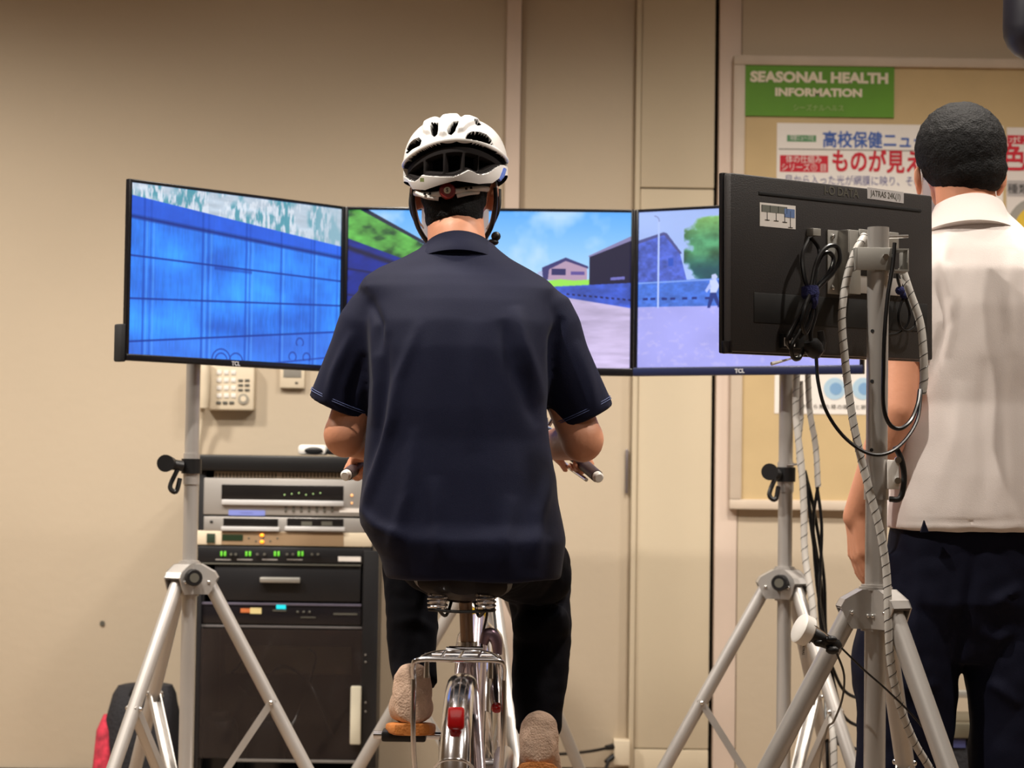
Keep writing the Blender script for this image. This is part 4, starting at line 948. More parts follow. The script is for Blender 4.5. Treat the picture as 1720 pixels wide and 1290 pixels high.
fin('side_light', T([P(831, 1110, 4.16), P(832, 1140, 4.15), P(833, 1170, 4.12), P(834, 1186, 4.10)], [.006, .010, .012, .010], 12), M_chrome, bk)
fin('side_reflector', ell(bmesh.new(), rl, (.011, .011, .009), seg=14), M_red, bk)
lk = fin('ring_lock', T([P(812, 1082, 4.02), P(818, 1066, 4.02), P(826, 1066, 4.02), P(834, 1078, 4.02), P(836, 1100, 4.02)], [.008, .011, .012, .011, .008], 12, 4), mat('mauve_metal', (120, 100, 112), .3, .7), bk)
fin('kickstand', T([V3(-.05, 3.86, .30), V3(-.09, 3.88, .15), V3(-.11, 3.87, .01)], .008, 10), M_chrome, bk)
bm = T([V3(-.09, 3.86, .31), V3(.09, 3.86, .31)], .006, 10)
for s in (-1, 1): tube(bm, [V3(s*.09, 3.86, .31), V3(s*.19, 3.70, .012)], .012, 12); tube(bm, [V3(s*.09, 3.86, .31), V3(s*.19, 4.05, .012)], .012, 12)
tube(bm, [V3(-.19, 3.70, .012), V3(.19, 3.70, .012)], .012, 12); tube(bm, [V3(-.19, 4.05, .012), V3(.19, 4.05, .012)], .012, 12)
fin('trainer_stand', bm, M_alu, bk)

# ------------------------------------------------------------ people helpers
def hand(bm, wrist, d, n, t, curl=(20, 25, 20), s=1.0, thumb=(.5, .75, .35), spread=.012):
    d, n, t = (Vector(v).normalized() for v in (d, n, t)); wrist = Vector(wrist)
    offs = (.030, .010, -.010, -.028); kn = (.088, .092, .087, .078)
    seg = ((.043, .025, .021), (.047, .029, .022), (.043, .027, .021), (.034, .020, .018))
    for i in range(4):
        k = wrist + d*kn[i]*s + t*offs[i]*s + n*.002
        capsule(bm, wrist + t*offs[i]*.55*s + d*.012, k, .0150*s, .0118*s, 12)
        a = 0; p = k; r = (.0093, .0085, .0078, .007) if i < 3 else (.0083, .0075, .007, .0063)
        for j in range(3):
            a += R(curl[j]*(1+.06*i)); q = p + (d*math.cos(a)+n*math.sin(a)+t*offs[i]*spread*30*.1*(1 if j == 0 else 0))*seg[i][j]*s
            capsule(bm, p, q, r[j]*s, r[j+1]*s, 12); p = q
    b = wrist + d*.022*s + t*.024*s; v = (d*thumb[0] + t*thumb[1] + n*thumb[2]).normalized()
    m1 = b + v*.045*s; capsule(bm, b, m1, .0155*s, .011*s, 12)
    v2 = (v + d*.7 + n*.25).normalized(); m2 = m1+v2*.032*s; capsule(bm, m1, m2, .0108*s, .0095*s, 12)
    v3 = (v2 + n*.4).normalized(); capsule(bm, m2, m2+v3*.024*s, .0093*s, .0075*s, 12)
def head(bm, c, eo=0, ez=0):
    """c = centre of the cranium, face toward +Y"""
    c = Vector(c)
    ell(bm, c, (.0745, .094, .092)); ell(bm, c+Vector((0, .012, -.035)), (.068, .082, .07)); ell(bm, c+Vector((0, .030, -.075)), (.055, .062, .052))
    ell(bm, c+Vector((0, .078, -.108)), (.022, .02, .016)); ell(bm, c+Vector((0, .085, .0)), (.05, .018, .014))
    capsule(bm, c+Vector((0, .096, -.012)), c+Vector((0, .114, -.052)), .007, .012); ell(bm, c+Vector((.010, .104, -.054)), (.008, .009, .007)); ell(bm, c+Vector((-.010, .104, -.054)), (.008, .009, .007))
    ell(bm, c+Vector((0, .095, -.079)), (.022, .008, .005)); ell(bm, c+Vector((0, .093, -.087)), (.019, .008, .006))
    for s in (-1, 1):
        q = c+Vector((s*(.078+eo), .004, -.032+ez)); rot = Matrix.Rotation(R(s*24), 3, 'Z')
        ell(bm, q, (.008, .018, .030), rot, 16); ell(bm, q+Vector((s*.006, -.009, .004)), (.006, .009, .024), rot, 14); ell(bm, q+Vector((-s*.002, .006, -.026)), (.007, .009, .010), rot, 12)
def face_parts(c, body):
    for s in (-1, 1):
        e = fin('eye', ell(bmesh.new(), c+Vector((s*.031, .083, -.020)), (.012, .011, .008), seg=14), M_white, body)
        fin('iris', ell(bmesh.new(), c+Vector((s*.031, .0925, -.020)), (.005, .003, .005), seg=12), M_txtk, e)
        fin('eyebrow', T([c+Vector((s*.014, .099, .001)), c+Vector((s*.032, .097, .006)), c+Vector((s*.048, .085, .001))], [.002, .003, .0015], 8, 3), M_hair, body)
    bm = bmesh.new(); N, K = 16, 20; g = []
    for i in range(N+1):
        z = -.045 - .075*i/N; row = []
        for k in range(K+1):
            a = (k/K-.5)*2.2; bul = 1+.12*math.exp(-(a/.5)**2)*math.sin(PI*min(1, i/N*1.05)); row.append(bm.verts.new(c+Vector((math.sin(a)*.078, math.cos(a)*.078*bul+.032, z))))
        g.append(row)
    for i in range(N):
        for k in range(K): bm.faces.new((g[i][k], g[i][k+1], g[i+1][k+1], g[i+1][k]))
    bmesh.ops.solidify(bm, geom=bm.faces[:], thickness=.0015)
    mk = fin('face_mask', bm, M_mask, body)
    for s in (-1, 1):
        fin('ear_loop', T([c+Vector((s*.068, .07, -.055)), c+Vector((s*.082, .03, -.018)), c+Vector((s*.084, -.008, -.008)), c+Vector((s*.085, -.018, -.030)), c+Vector((s*.080, -.006, -.058)), c+Vector((s*.074, .03, -.085)), c+Vector((s*.066, .07, -.095))], .0022, 6, 5), M_mask, mk)
def ring_profile(rings, n=48):
    bm = bmesh.new(); loft(bm, rings, n); return bm
def gfold(folds):
    """fold ridges along polylines given as (x, z) in metres: [(pts, amp, width)]"""
    def f(c):
        s = 0
        for pts, amp, wd in folds:
            best = 9; tb = 0; n_ = len(pts)-1
            for i_, ((x0, z0), (x1, z1)) in enumerate(zip(pts, pts[1:])):
                dx, dz = x1-x0, z1-z0; t = max(0, min(1, ((c.x-x0)*dx+(c.z-z0)*dz)/(dx*dx+dz*dz+1e-9))); q = math.hypot(c.x-x0-dx*t, c.z-z0-dz*t)
                if q < best: best = q; tb = (i_+t)/n_
            if best < wd*3: s += amp*math.exp(-(best/wd)**2)*math.sin(PI*tb)**.7
        return s
    return f
def sleeve_ring(c, ax, r, bm, w=.0008, n=48):
    s, u = frame_of(ax); tube(bm, [c + (s*math.cos(2*PI*k/n)+u*math.sin(2*PI*k/n))*r for k in range(n+1)], w, 5)
def shoe(body_name, heel, yawr, pitch, parent, mu, ms, L=.27, collar=True):
    Msh = Matrix.Translation(heel) @ Matrix.Rotation(yawr, 4, 'Z') @ Matrix.Rotation(-pitch, 4, 'X')
    SW = Matrix(((1, 0, 0, 0), (0, 0, 1, 0), (0, 1, 0, 0), (0, 0, 0, 1)))
    k = L/.27
    prof = [(0, .012, .02), (.008, .029, .036), (.03, .037, .045), (.08, .038, .046), (.13, .041, .040), (.18, .046, .032), (.23, .044, .025), (.26, .03, .018), (.272, .01, .008)]
    bm = bmesh.new(); loft(bm, [(0, .022+h, y*k, a, h, 2.4) for y, a, h in prof], 28)
    b2 = bmesh.new(); loft(b2, [(0, .012, y*k-.002, a+.005, .012, 5) for y, a, h in prof], 28)
    bm.transform(SW); b2.transform(SW)
    if collar: capsule(bm, (0, .045, .08), (0, .05, .105), .040, .038)
    bm = fuse(bm, .004, 5); displace(bm, lambda c, n: .0015*noise.noise(c*60)); bm.transform(Msh)
    b2.transform(Msh); bmesh.ops.recalc_face_normals(b2, faces=b2.faces)
    s = fin(body_name, bm, mu, parent); fin('sole', b2, ms, s); return s

# ------------------------------------------------------------ the cyclist
rd = thing('person', 'cyclist seen from behind in navy polo, black trousers and white helmet, holding the handlebar', 'person', (P(777, 985, 4.1).x, 4.1, 0))
hc = P(765, 289, 4.35); hc.z = P(765, 289, 4.35).z      # helmet centre
cr_ = hc + Vector((-.001, .004, -.012))
bm = bmesh.new(); head(bm, cr_)
nb_ = P(768, 425, 4.29); capsule(bm, cr_+Vector((0, -.022, -.05)), nb_, .056, .060); capsule(bm, nb_+Vector((0, 0, .03)), P(775, 480, 4.27), .056, .07)
ell(bm, P(775, 540, 4.24), (.15, .09, .13)); ell(bm, P(776, 680, 4.2), (.13, .09, .16)); ell(bm, P(777, 830, 4.17), (.125, .09, .15)); ell(bm, P(777, 925, 4.17), (.13, .10, .09))
sL, sR = P(646, 532, 4.24), P(898, 538, 4.24)
eL, eR = P(580, 730, 4.23), P(978, 738, 4.23)
for s, e in ((sL, eL), (sR, eR)): capsule(bm, P(775, 515, 4.24), s, .055, .046); capsule(bm, s, e, .045, .042); ell(bm, e+Vector((0, -.004, 0)), (.043, .044, .046))
def grip_hand(bm, G, gdir, sgn, elbow):
    g = Vector(gdir).normalized(); up = Vector((0, 0, 1)); n = (-up + g*(up.dot(g))).normalized(); d = g.cross(n)*(1 if sgn < 0 else -1)
    if d.y < 0: d = -d
    kn = G + d*.004 - n*.024; wr = kn - d*.086 - n*.004
    hand(bm, wr, d, n, -g, curl=(52, 78, 62), thumb=(.45, .45, .65), s=.97)
    el = Vector(elbow); m = el.lerp(wr, .42)
    capsule(bm, el, m, .041, .037); capsule(bm, m, wr, .037, .026); ell(bm, wr, (.027, .027, .024)); return wr
gR = (hb[8]-hb[7]); gL = (hb[0]-hb[1])
GR = hb[7].lerp(hb[8], .42); GL = hb[1].lerp(hb[0], .42)
wR = grip_hand(bm, GR, gR, 1, eR); wL = grip_hand(bm, GL, gL, -1, eL)
hipL, hipR = P(738, 915, 4.18), P(820, 915, 4.18)
kL = P(691, 893, 4.49); kR = P(902, 985, 4.465)
aL, aRr = P(696, 1165, 4.345), P(902, 1250, 4.365)
for h, k, a in ((hipL, kL, aL), (hipR, kR, aRr)):
    capsule(bm, h, k, .062, .044); capsule(bm, k, a, .042, .028); capsule(bm, a, a+Vector((0, .10, -.045)), .028, .022)
bm = fuse(bm, .0048, 5)
body = fin('body', bm, M_skin, rd)
face_parts(cr_, body)
# hair
bm = bmesh.new(); ell(bm, cr_+Vector((0, -.012, .012)), (.078, .094, .090)); ell(bm, cr_+Vector((0, -.040, -.040)), (.068, .056, .062)); tube(bm, [cr_+Vector((0, -.020, -.03)), cr_+Vector((0, -.038, -.060)), cr_+Vector((.001, -.050, -.090)), cr_+Vector((.002, -.057, -.107)), cr_+Vector((.002, -.064, -.118))], [.062, .0605, .0585, .0535, .040], 28)
bm = fuse(bm, .005, 4); displace(bm, lambda c, n: .0022*noise.noise(c*120)); fin('hair', bm, M_hair, body)

# polo shirt
def XZ(pts, y=4.15): return [((P(a, b, y).x), P(a, b, y).z) for a, b in pts]
def torso(rows, n=56):
    bm = bmesh.new(); rr = []
    for py, l, r, Y, b, e in rows:
        a0, a1 = P(l, py, Y), P(r, py, Y); rr.append(((a0.x+a1.x)/2, Y, (a0.z+a1.z)/2, (a1.x-a0.x)/2, b, e))
    loft(bm, rr, n); return bm
rows = [(972, 650, 942, 4.13, .150, 2.6), (935, 640, 948, 4.13, .158, 2.6), (905, 620, 952, 4.13, .160, 2.6), (880, 604, 947, 4.14, .152, 2.6), (840, 606, 938, 4.145, .148, 2.6), (790, 611, 931, 4.15, .142, 2.5), (740, 615, 922, 4.16, .138, 2.5), (690, 619, 918, 4.165, .136, 2.5),
        (640, 621, 921, 4.175, .135, 2.5), (590, 618, 928, 4.185, .134, 2.5), (545, 612, 934, 4.20, .130, 2.5), (510, 616, 930, 4.215, .120, 2.5), (485, 600, 934, 4.225, .106, 2.4), (467, 612, 914, 4.235, .094, 2.3), (451, 636, 888, 4.25, .082, 2.2), (434, 674, 856, 4.26, .074, 2.1), (418, 704, 834, 4.27, .066, 2), (408, 712, 826, 4.275, .062, 2)]
bm = torso(rows)
hL, hR_ = P(569, 688, 4.24), P(984, 703, 4.24)
for s, h in ((-1, hL), (1, hR_)):
    px0 = 640 if s < 0 else 908
    t0, t1 = P(px0, 512, 4.225), P(px0+s*30 if s < 0 else px0+28, 590 if s < 0 else 600, 4.23)
    tube(bm, [t0, t0.lerp(t1, .5)+Vector((0, 0, .004)), t1, h], [.058, .068, .067, .066] if s < 0 else [.056, .064, .064, .0615], 28)
    ell(bm, P(px0-s*2, 516 if s < 0 else 522, 4.225), (.058, .066, .050)); ell(bm, P(660 if s < 0 else 882, 492 if s < 0 else 496, 4.23), (.06, .07, .042))
bm = fuse(bm, .0058, 6, .5)
ff = gfold([(XZ([(708, 543), (674, 643), (665, 704), (630, 817), (609, 869)]), .0085, .011), (XZ([(626, 543), (639, 643), (634, 720)]), .006, .009), (XZ([(655, 560), (652, 640), (640, 740), (625, 800)]), -.006, .010),
            (XZ([(865, 517), (878, 582), (912, 678)]), .007, .014), (XZ([(845, 540), (862, 620), (905, 720)]), -.007, .014), (XZ([(800, 540), (792, 650), (797, 760)]), .004, .022), (XZ([(735, 800), (738, 870), (745, 950)]), .005, .014),
            (XZ([(700, 720), (690, 830), (660, 930)]), .005, .013), (XZ([(930, 790), (905, 860), (895, 950)]), .006, .014), (XZ([(860, 830), (850, 900), (856, 960)]), .004, .014), (XZ([(590, 555), (560, 625), (545, 680)]), .006, .010), (XZ([(612, 590), (590, 660), (588, 700)]), -.006, .010),
            (XZ([(620, 500), (640, 545), (640, 600)]), -.007, .008), (XZ([(945, 530), (930, 570), (925, 640)]), -.008, .009), (XZ([(970, 570), (990, 640), (1000, 690)]), .005, .012), (XZ([(610, 850), (640, 880), (690, 900)]), .006, .010)])
def shirt_d(c, n):
    back = max(0, min(1, .55 - n.y*.9))
    q = Vector((c.x*13, c.y*9, c.z*3.2)); q2 = Vector((c.x*32+c.z*9, c.y*20, c.z*12))
    return 1.5*ff(c)*back + .0045*noise.noise(q) + .0006*noise.noise(q2)
displace(bm, shirt_d)
bmesh.ops.smooth_vert(bm, verts=bm.verts, factor=.5, use_axis_x=True, use_axis_y=True, use_axis_z=True)
polo = fin('polo_shirt', bm, M_navy, rd)
# collar band, folded over
cc = P(771, 417, 4.28)
def collar(c, prof, m, parent, n=48, tiltf=.18, dip=.012):
    bm = bmesh.new(); G = []
    for dz, a, b in prof:
        row = []
        for k in range(n):
            t = 2*PI*k/n; x, y = a*math.cos(t), b*math.sin(t); row.append(bm.verts.new(c+Vector((x, y, dz - y*tiltf*1.0 - dip*(x/a)**2))))
        G.append(row)
    m_ = len(G)
    for i in range(m_):
        p, q = G[i], G[(i+1) % m_]
        for k in range(n): bm.faces.new((p[k], p[(k+1) % n], q[(k+1) % n], q[k]))
    bmesh.ops.recalc_face_normals(bm, faces=bm.faces); return fin('collar', bm, m, parent)
collar(cc, [(-.030, .100, .098), (-.020, .092, .094), (-.004, .079, .079), (.012, .0695, .068), (.017, .067, .0655), (.014, .064, .063), (-.02, .062, .062), (-.036, .085, .078)], M_navy, polo)
for s, h, r_ in ((-1, hL, .0662), (1, hR_, .0625)):
    px0 = 610 if s < 0 else 936; t1 = P(px0, 590 if s < 0 else 600, 4.23); ax = (h-t1).normalized(); bm = bmesh.new()
    sleeve_ring(h-ax*.016, ax, r_, bm, .0009); sleeve_ring(h-ax*.020, ax, r_, bm, .0009)
    o = fin('hem_stitching', bm, mat('navy_thread', (70, 84, 130), .7), polo)

# trousers
def leg_tube(bm, pts, rs): tube(bm, pts, rs, 26, 4)
bm = bmesh.new(); ell(bm, P(782, 925, 4.17), (.150, .125, .10)); ell(bm, hipL, (.09, .1, .085)); ell(bm, hipR+Vector((.01, 0, -.01)), (.10, .1, .09))
leg_tube(bm, [hipL, P(700, 900, 4.38), P(691, 880, 4.50), P(690, 960, 4.47), P(693, 1060, 4.40), P(697, 1150, 4.34)], [.085, .072, .062, .056, .052, .044])
leg_tube(bm, [hipR, P(880, 945, 4.34), P(901, 975, 4.47), P(905, 1010, 4.46), P(910, 1080, 4.42), P(906, 1160, 4.38), P(904, 1232, 4.35)], [.09, .086, .074, .064, .060, .054, .044])
ell(bm, P(903, 970, 4.36), (.066, .08, .06)); ell(bm, P(908, 1050, 4.40), (.060, .06, .05))
bm = fuse(bm, .006, 4)
fp = gfold([(XZ([(950, 1010), (900, 1022), (860, 1010)], 4.4), -.010, .008), (XZ([(955, 1030), (920, 1040), (890, 1060)], 4.4), .006, .008), (XZ([(660, 1045), (700, 1040), (735, 1060)], 4.4), .006, .01), (XZ([(655, 1000), (700, 1010)], 4.4), -.006, .01)])
displace(bm, lambda c, n: fp(c)*max(0, min(1, .5-n.y)) + .006*noise.noise(Vector((c.x*14, c.y*10, c.z*9))) + .002*noise.noise(c*40))
fin('trousers', bm, M_pants, rd)
for nm, hp, an, yw in (('shoe', P(692, 1236, 4.20), 6, .06), ('shoe', P(902, 1300, 4.20), 24, -.05)):
    shoe(nm, hp, yw, R(an), rd, M_shoe, M_sole, .27)

# ------------------------------------------------------------ helmet
hm = thing('bicycle_helmet', 'white vented bicycle helmet with red adjuster dial on the cyclist head', 'helmet', hc)
ha, hb_, hh = .107, .142, .109
def U(cx, cy): return ((cx-877)/380, (470-cy)/390)
def pip_sd(u, v, poly):
    p = [U(*q) for q in poly]; d = 9.; ins = False; n = len(p)
    for i in range(n):
        x0, y0 = p[i]; x1, y1 = p[(i+1) % n]; dx, dy = x1-x0, y1-y0; t = max(0, min(1, ((u-x0)*dx+(v-y0)*dy)/(dx*dx+dy*dy))); d = min(d, math.hypot(u-x0-dx*t, v-y0-dy*t))
        if (y0 > v) != (y1 > v) and u < (x1-x0)*(v-y0)/(y1-y0)+x0: ins = not ins
    return d if ins else -d
VENTS = [[(530, 368), (534, 330), (552, 300), (585, 280), (618, 275), (636, 300), (628, 330), (575, 345)], [(960, 296), (975, 262), (1005, 240), (1050, 235), (1100, 248), (1132, 282), (1147, 320), (1060, 306)],
         [(722, 175), (742, 165), (757, 172), (757, 210), (752, 258), (738, 274), (722, 262), (717, 215)], [(850, 200), (868, 165), (890, 152), (904, 156), (892, 200), (876, 240), (856, 264), (838, 258), (836, 236)],
         [(1012, 152), (1040, 145), (1060, 160), (1040, 172)]]
RIDGE = [[(652, 140), (700, 112), (755, 105), (750, 130), (728, 165), (722, 215), (712, 250), (680, 255), (656, 235), (648, 190)], [(785, 95), (840, 80), (905, 82), (900, 105), (858, 160), (838, 215), (825, 268), (800, 282), (772, 268), (762, 200), (765, 140)],
         [(935, 100), (975, 92), (1045, 125), (1036, 155), (975, 195), (940, 240), (900, 250), (884, 228), (905, 170), (915, 125)]]
lowp = [(-1.02, -.10), (-.97, -.13), (-.85, -.25), (-.75, -.295), (-.68, -.27), (-.6, -.205), (-.45, -.235), (-.25, -.26), (0, -.26), (.15, -.2), (.28, -.13), (.37, -.15), (.45, -.19), (.55, -.18), (.62, -.154), (.72, -.08), (.8, 0), (.9, .07), (1.02, .10)]
rimp = [(-1.02, -.20), (-.9, -.28), (-.85, -.42), (-.6, -.47), (-.4, -.43), (-.2, -.385), (.05, -.33), (.3, -.35), (.5, -.36), (.75, -.31), (.88, -.17), (1.02, -.05)]
def itp(tab, x):
    for (x0, y0), (x1, y1) in zip(tab, tab[1:]):
        if x <= x1: return y0+(y1-y0)*max(0, x-x0)/(x1-x0)
    return tab[-1][1]
sst = lambda e0, e1, x: (lambda t: t*t*(3-2*t))(max(0, min(1, (x-e0)/(e1-e0))))
NA, NE = 480, 170; verts = []; val = []
def fcoord(phi, t):
    sp, cp = math.sin(phi), math.cos(phi)          # phi=0 is the back (-Y)
    rim = itp(rimp, sp) if cp > 0 else (itp(rimp, sp)*(1+cp) + (-.12)*(-cp))
    v = rim + (1-rim)*t; return sp, cp, v, rim
for i in range(NE+1):
    t = (i/NE); t = t if i < NE else .9995
    for k in range(NA):
        phi = -PI + 2*PI*k/NA; sp, cp, v, rim = fcoord(phi, t)
        rr = max(0, 1-abs(v)**2.45)**(1/2.45) if v > 0 else (1-abs(v)**2.2*.55)
        u = sp*rr; dep = 0.; m = 0
        if cp > -.05:
            vt = .385 - .27*u*u + .06*u; lo = itp(lowp, u)
            sd_ = min(vt - v, (v-lo), (1.02-abs(u))*1.2)
            f1 = sst(-.006, .010, sd_)
            if f1 > 0:
                dep = .010*f1; m = 1 if sd_ > -.0055 else 0
                rib = max(math.exp(-((u-c_)/w_)**4) for c_, w_ in ((-.62, .05), (-.20, .055), (.21, .05), (.52, .02)))
                pit = sst(0, .05, min(vt-.16-v, v-lo-.03))*(1-rib); dep += .022*pit
                if m and pit < .5: m = 2
                if m and vt-v < .05: m = 1
            # rim line above the opening
            dd = v-vt
            if 0 < dd < .09: dep -= .003*math.sin(PI*dd/.09)
            for q in VENTS:
                s = pip_sd(u, v, q)+.012; f2 = sst(-.006, .010, s)
                if f2 > 0: dep += .022*f2; m = 1 if s > -.0065 else m
            for q in RIDGE:
                s = pip_sd(u, v, q); f2 = sst(-.03, .05, s)
                if f2 > 0 and v > .3: dep -= .007*f2
        if cp <= -.05 or v > .9:
            for c_ in (-.55, -.2, .2, .55):
                if cp < -.05 and .15 < v < .85:
                    s = min(.085-abs(u-c_*(1.1-.4*v)), v-.2, .8-v); f2 = sst(-.01, .03, s)
                    if f2 > 0: dep += .018*f2; m = 1 if s > .004 else m
        n = Vector((sp*rr/ha, -cp*rr/hb_, v/hh)).normalized()
        p = Vector((sp*rr*ha, -cp*rr*hb_, v*hh)) - n*dep
        verts.append(hc+p); val.append(m)
faces = []; mi = []
for i in range(NE):
    for k in range(NA):
        a, b, c_, d_ = i*NA+k, i*NA+(k+1) % NA, (i+1)*NA+(k+1) % NA, (i+1)*NA+k
        faces.append((a, b, c_, d_)); vv = sorted((val[a], val[b], val[c_], val[d_])); mi.append(vv[1] if vv[0] == 0 and vv[1] == 0 else vv[2] if vv.count(0) <= 2 else 0)
def part_mesh(name, sel, m, parent, cap=False):
    bm = bmesh.new(); vm = {}
    for f_, s_ in zip(faces, mi):
        if s_ in sel:
            q = []
            for i_ in f_:
                if i_ not in vm: vm[i_] = bm.verts.new(verts[i_])
                q.append(vm[i_])
            bm.faces.new(q)
    if cap:
        ti = [vm[NE*NA+k] for k in range(NA) if NE*NA+k in vm]; bm.faces.new(ti)
    return fin(name, bm, m, parent)
part_mesh('shell', (0,), M_helm, hm, True)
ln_ = part_mesh('liner', (1,), M_liner, hm); part_mesh('liner_rib', (2,), M_rib, ln_)
# underside rim band and inner pad ring
bm = bmesh.new(); o1 = []; o2 = []
for k in range(NA):
    p = verts[k]; o1.append(bm.verts.new(p)); o2.append(bm.verts.new(hc + Vector(((p.x-hc.x)*.80, (p.y-hc.y)*.80, (p.z-hc.z)+.006))))
for k in range(NA): bm.faces.new((o1[k], o2[k], o2[(k+1) % NA], o1[(k+1) % NA]))
fin('underside', bm, M_liner, hm)
# cradle and dial
def HP(cx, cy, y=-.118): u, v = U(cx, cy); return hc + Vector((u*ha, y, v*hh))
bm = bmesh.new(); tube(bm, [HP(600, 650, -.045), HP(640, 668, -.075), HP(700, 682, -.093), HP(770, 680, -.102), HP(835, 662, -.106), HP(900, 655, -.102), HP(980, 638, -.095), HP(1060, 622, -.075), HP(1110, 612, -.045)], .0062, 10, 5)
b3 = bmesh.new(); M_ = []
for pts in ([(610, 660), (680, 700), (770, 712)], [(900, 690), (980, 670), (1050, 650)]): tube(b3, [HP(x, y, -.098 if 650 < x < 1000 else -.075) for x, y in pts], .0042, 8, 4)
cdl = fin('adjuster_cradle', join(bm, b3), M_white, hm)
bm = bmesh.new()
for (x, y) in ((672, 680), (708, 678), (965, 640), (1000, 632)): tube(bm, [HP(x, y-8, -.103), HP(x, y+8, -.103)], .0026, 8)
many('cradle_slot', bm, M_black, cdl)
dc = HP(833, 660, -.110)
fin('adjuster_dial', T([dc+Vector((0, .006, 0)), dc+Vector((0, -.005, 0)), dc+Vector((0, -.008, 0))], [.0165, .0165, .0145], 20), mat('red_dial', (130, 24, 24), .45), cdl)
fin('dial_face', T([dc+Vector((0, -.0081, 0)), dc+Vector((0, -.0088, 0))], .0070, 18), M_cream, cdl)
fin('dial_mark', text_bm('S', .010, Matrix.Translation(dc+Vector((0, -.0092, 0))) @ UP, .0002, .0003), M_txtk, cdl)
fin('lettering', text_bm('JATRAS', .0092, Matrix.Translation(HP(1112, 580, -.0885)) @ Matrix.Rotation(R(36), 4, 'Z') @ UP, .0003, .0001), M_txtdk, hm)
fin('blue_side_sliver', T([HP(1195, 560, -.070), HP(1215, 520, -.062), HP(1235, 470, -.055)], [.004, .006, .004], 8), mat('blue_side_sliver', (90, 120, 210), .4), hm)  # narrow blue sliver along the right edge of the helmet
fin('green_emblem', box(-.004, .004, -.0006, .0006, -.004, .004, M=Matrix.Translation(HP(655, 590, -.122))), mat('olive_emblem', (120, 130, 80), .5), hm)
for s in (-1, 1):
    k = cr_
    fin('chin_strap', T([hc+Vector((s*.082, -.035, -.035)), k+Vector((s*.084, -.024, -.055)), k+Vector((s*.074, .02, -.10)), k+Vector((s*.045, .05, -.135)), k+Vector((0, .055, -.145))], [.004, .005, .005, .005, .004], 8, 5), M_black, hm)
    fin('front_strap', T([hc+Vector((s*.090, .03, -.03)), k+Vector((s*.090, .02, -.06)), k+Vector((s*.074, .024, -.10))], .0038, 8, 5), M_black, hm)
fin('strap_buckle', ell(ell(bmesh.new(), P(833, 397, 4.37), (.010, .008, .010), seg=12), P(828, 407, 4.37), (.012, .008, .007), seg=12), M_black, hm)

# ------------------------------------------------------------ the standing man
mn = thing('person', 'person standing back turned in white polo and navy trousers, behind the near monitor', 'person', (P(1640, 900, 4.45).x, 4.45, 0))
MY = 4.47
c2 = P(1612, 256, MY)
bm = bmesh.new(); head(bm, c2+Vector((.002, .006, -.002)), .008, -.022)
capsule(bm, c2+Vector((.004, -.018, -.06)), P(1628, 380, MY-.02), .060, .066)
ell(bm, P(1640, 460, MY-.02), (.15, .09, .13)); ell(bm, P(1640, 620, MY), (.14, .09, .17)); ell(bm, P(1640, 780, MY), (.14, .09, .16)); ell(bm, P(1640, 910, MY), (.15, .10, .10))
s1, s2 = P(1518, 428, MY-.02), P(1762, 440, MY-.02); e1, e2 = P(1508, 690, MY-.10), P(1790, 700, MY-.05)
w1, w2 = P(1437, 868, MY-.05), P(1812, 870, MY)
for s, e, w_, sg in ((s1, e1, w1, -1), (s2, e2, w2, 1)):
    capsule(bm, P(1640, 430, MY-.02), s, .07, .055); capsule(bm, s, e, .050, .040); m = e.lerp(w_, .35); capsule(bm, e, m, .040, .040); capsule(bm, m, w_, .040, .027)
    hand(bm, w_+Vector((0, 0, .005)), (sg*-.06, .12, -1), (-sg*.9, .15, .0), (-.2, 1, .1), curl=(16, 22, 18), s=1.0, thumb=(.8, .5, .25))
for sg, hx_, kx, ax_ in ((-1, 1572, 1530, 1512), (1, 1700, 1700, 1702)):
    h = P(hx_, 930, MY); k = P(kx, 1200, MY); k.z = .50; a = Vector((P(ax_, 1280, MY).x, MY-.01, .09)); capsule(bm, h, k, .075, .055); capsule(bm, k, a, .052, .036); capsule(bm, a, Vector((a.x, a.y+.12, .04)), .036, .028)
bm = fuse(bm, .0052, 5); body2 = fin('body', bm, M_skin, mn)
face_parts(c2+Vector((.002, .006, -.002)), body2)
bm = bmesh.new(); ell(bm, c2+Vector((0, -.010, .006)), (.0955, .103, .0985)); ell(bm, c2+Vector((.010, -.028, -.040)), (.083, .076, .058)); ell(bm, c2+Vector((.018, -.040, -.068)), (.062, .050, .030))

bm = fuse(bm, .0045, 5); displace(bm, lambda c, n: .0018*noise.noise(c*80)+.0010*noise.noise(c*300)); fin('hair', bm, M_hair, body2)

rows = [(891, 1488, 1800, MY, .150, 3), (860, 1490, 1798, MY, .152, 2.9), (800, 1496, 1790, MY, .15, 2.8), (740, 1503, 1782, MY, .145, 2.7), (680, 1512, 1774, MY, .14, 2.6), (600, 1516, 1772, MY-.01, .14, 2.6), (520, 1514, 1775, MY-.015, .14, 2.6), (460, 1508, 1776, MY-.02, .13, 2.5), (425, 1520, 1758, MY-.02, .115, 2.4), (400, 1540, 1736, MY-.02, .10, 2.3), (380, 1558, 1712, MY-.02, .088, 2.2), (360, 1574, 1688, MY-.02, .078, 2.1), (345, 1578, 1682, MY-.02, .07, 2)]
bm = torso(rows)
for s, sh, hh_ in ((-1, P(1520, 440, MY-.02), P(1528, 602, MY-.06)), (1, P(1762, 450, MY-.02), P(1782, 615, MY-.02))):
    tube(bm, [sh, sh.lerp(hh_, .5), hh_], [.056, .064, .066], 26); ell(bm, sh, (.056, .064, .05)); ell(bm, sh+Vector((-s*.04, 0, .028)), (.06, .07, .04))
bm = fuse(bm, .006, 6)
MZ = lambda p: XZ(p, 4.33)
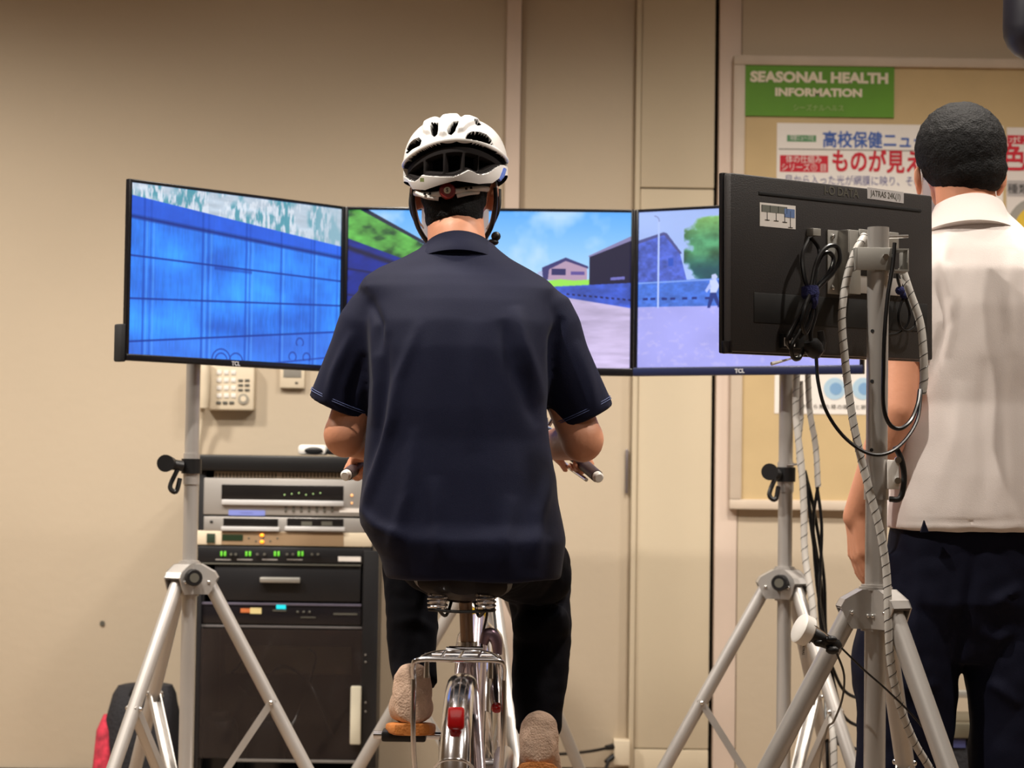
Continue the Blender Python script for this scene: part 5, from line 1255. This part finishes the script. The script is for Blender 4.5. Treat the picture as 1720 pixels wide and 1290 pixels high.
fm = gfold([(MZ([(1600, 380), (1585, 440), (1600, 500), (1590, 600)]), .008, .011), (MZ([(1575, 470), (1590, 540), (1560, 660)]), -.007, .010), (MZ([(1690, 560), (1680, 680), (1685, 800), (1690, 870)]), .006, .014), (MZ([(1655, 600), (1650, 720), (1655, 860)]), -.004, .014), (MZ([(1615, 640), (1600, 740), (1560, 860)]), .004, .018),
            (MZ([(1545, 690), (1520, 770), (1500, 860)]), .006, .012), (MZ([(1530, 800), (1510, 850)]), -.005, .008), (MZ([(1500, 877), (1560, 878), (1640, 876), (1720, 874)]), -.0022, .003), (MZ([(1700, 420), (1690, 500), (1700, 600)]), .005, .014)])
displace(bm, lambda c, n: fm(c)*max(0, min(1, .5-n.y)) + .0055*noise.noise(Vector((c.x*12, c.y*9, c.z*3.5))) + .0015*noise.noise(Vector((c.x*34, c.y*20, c.z*14))))
polo2 = fin('polo_shirt', bm, M_shirtw, mn)
collar(P(1628, 362, MY-.03), [(-.030, .104, .098), (-.018, .095, .092), (.004, .082, .079), (.026, .073, .070), (.032, .070, .068), (.028, .067, .065), (-.01, .066, .065), (-.036, .09, .08)], M_shirtw, polo2, tiltf=.10)
pq = P(1552, 884, MY-.153); bm = bmesh.new()
vs = [bm.verts.new(pq+Vector(v)) for v in ((-.006, 0, -.012), (.010, 0, -.012), (.001, 0, .012), (-.006, .012, -.012), (.010, .012, -.012), (.001, .012, .012))]
bm.faces.new(vs[:3]); bm.faces.new(vs[3:][::-1]); bm.faces.new((vs[0], vs[2], vs[5], vs[3])); bm.faces.new((vs[1], vs[4], vs[5], vs[2])); bm.faces.new((vs[0], vs[3], vs[4], vs[1]))
fin('side_slit', bm, M_pants2, polo2)
bm = bmesh.new(); loft(bm, [(P(1620, 900, MY).x, MY, .62, .12, .09, 2.4), (P(1630, 900, MY).x, MY, .74, .185, .135, 2.7), (P(1642, 900, MY).x, MY, .92, .176, .13, 2.7)], 40)
for xt, xk, xa in ((1565, 1522, 1508), (1705, 1708, 1712)):
    h = P(xt, 950, MY); k = P(xk, 1200, MY); tube(bm, [h, Vector((P(xk, 1100, MY).x, MY, .62)), Vector((P(xk, 1190, MY).x, MY, .5)), Vector((P(xa, 1290, MY).x, MY, .3)), Vector((P(xa, 1290, MY).x, MY, .05))], [.115, .112, .102, .096, .09], 28, 4)
bm = fuse(bm, .0065, 4)
fq = gfold([(MZ([(1700, 1000), (1680, 1010), (1720, 985)]), .010, .012), (MZ([(1720, 1060), (1680, 1075), (1650, 1060)]), .010, .012), (MZ([(1640, 930), (1620, 1050), (1612, 1150)]), -.01, .012), (MZ([(1545, 920), (1545, 1020), (1540, 1120)]), .004, .010), (MZ([(1720, 1190), (1690, 1160), (1670, 1150)]), .012, .012), (MZ([(1500, 1130), (1530, 1160), (1590, 1150)]), .008, .012)])
displace(bm, lambda c, n: fq(c)*max(0, min(1, .5-n.y)) + .009*noise.noise(Vector((c.x*9, c.y*8, c.z*6))) + .003*noise.noise(c*26))
fin('trousers', bm, M_pants2, mn)
for xa in (1508, 1706): shoe('shoe', Vector((P(xa, 1290, MY).x, MY-.07, 0)), 0, 0, mn, M_black, M_blackm, .27)
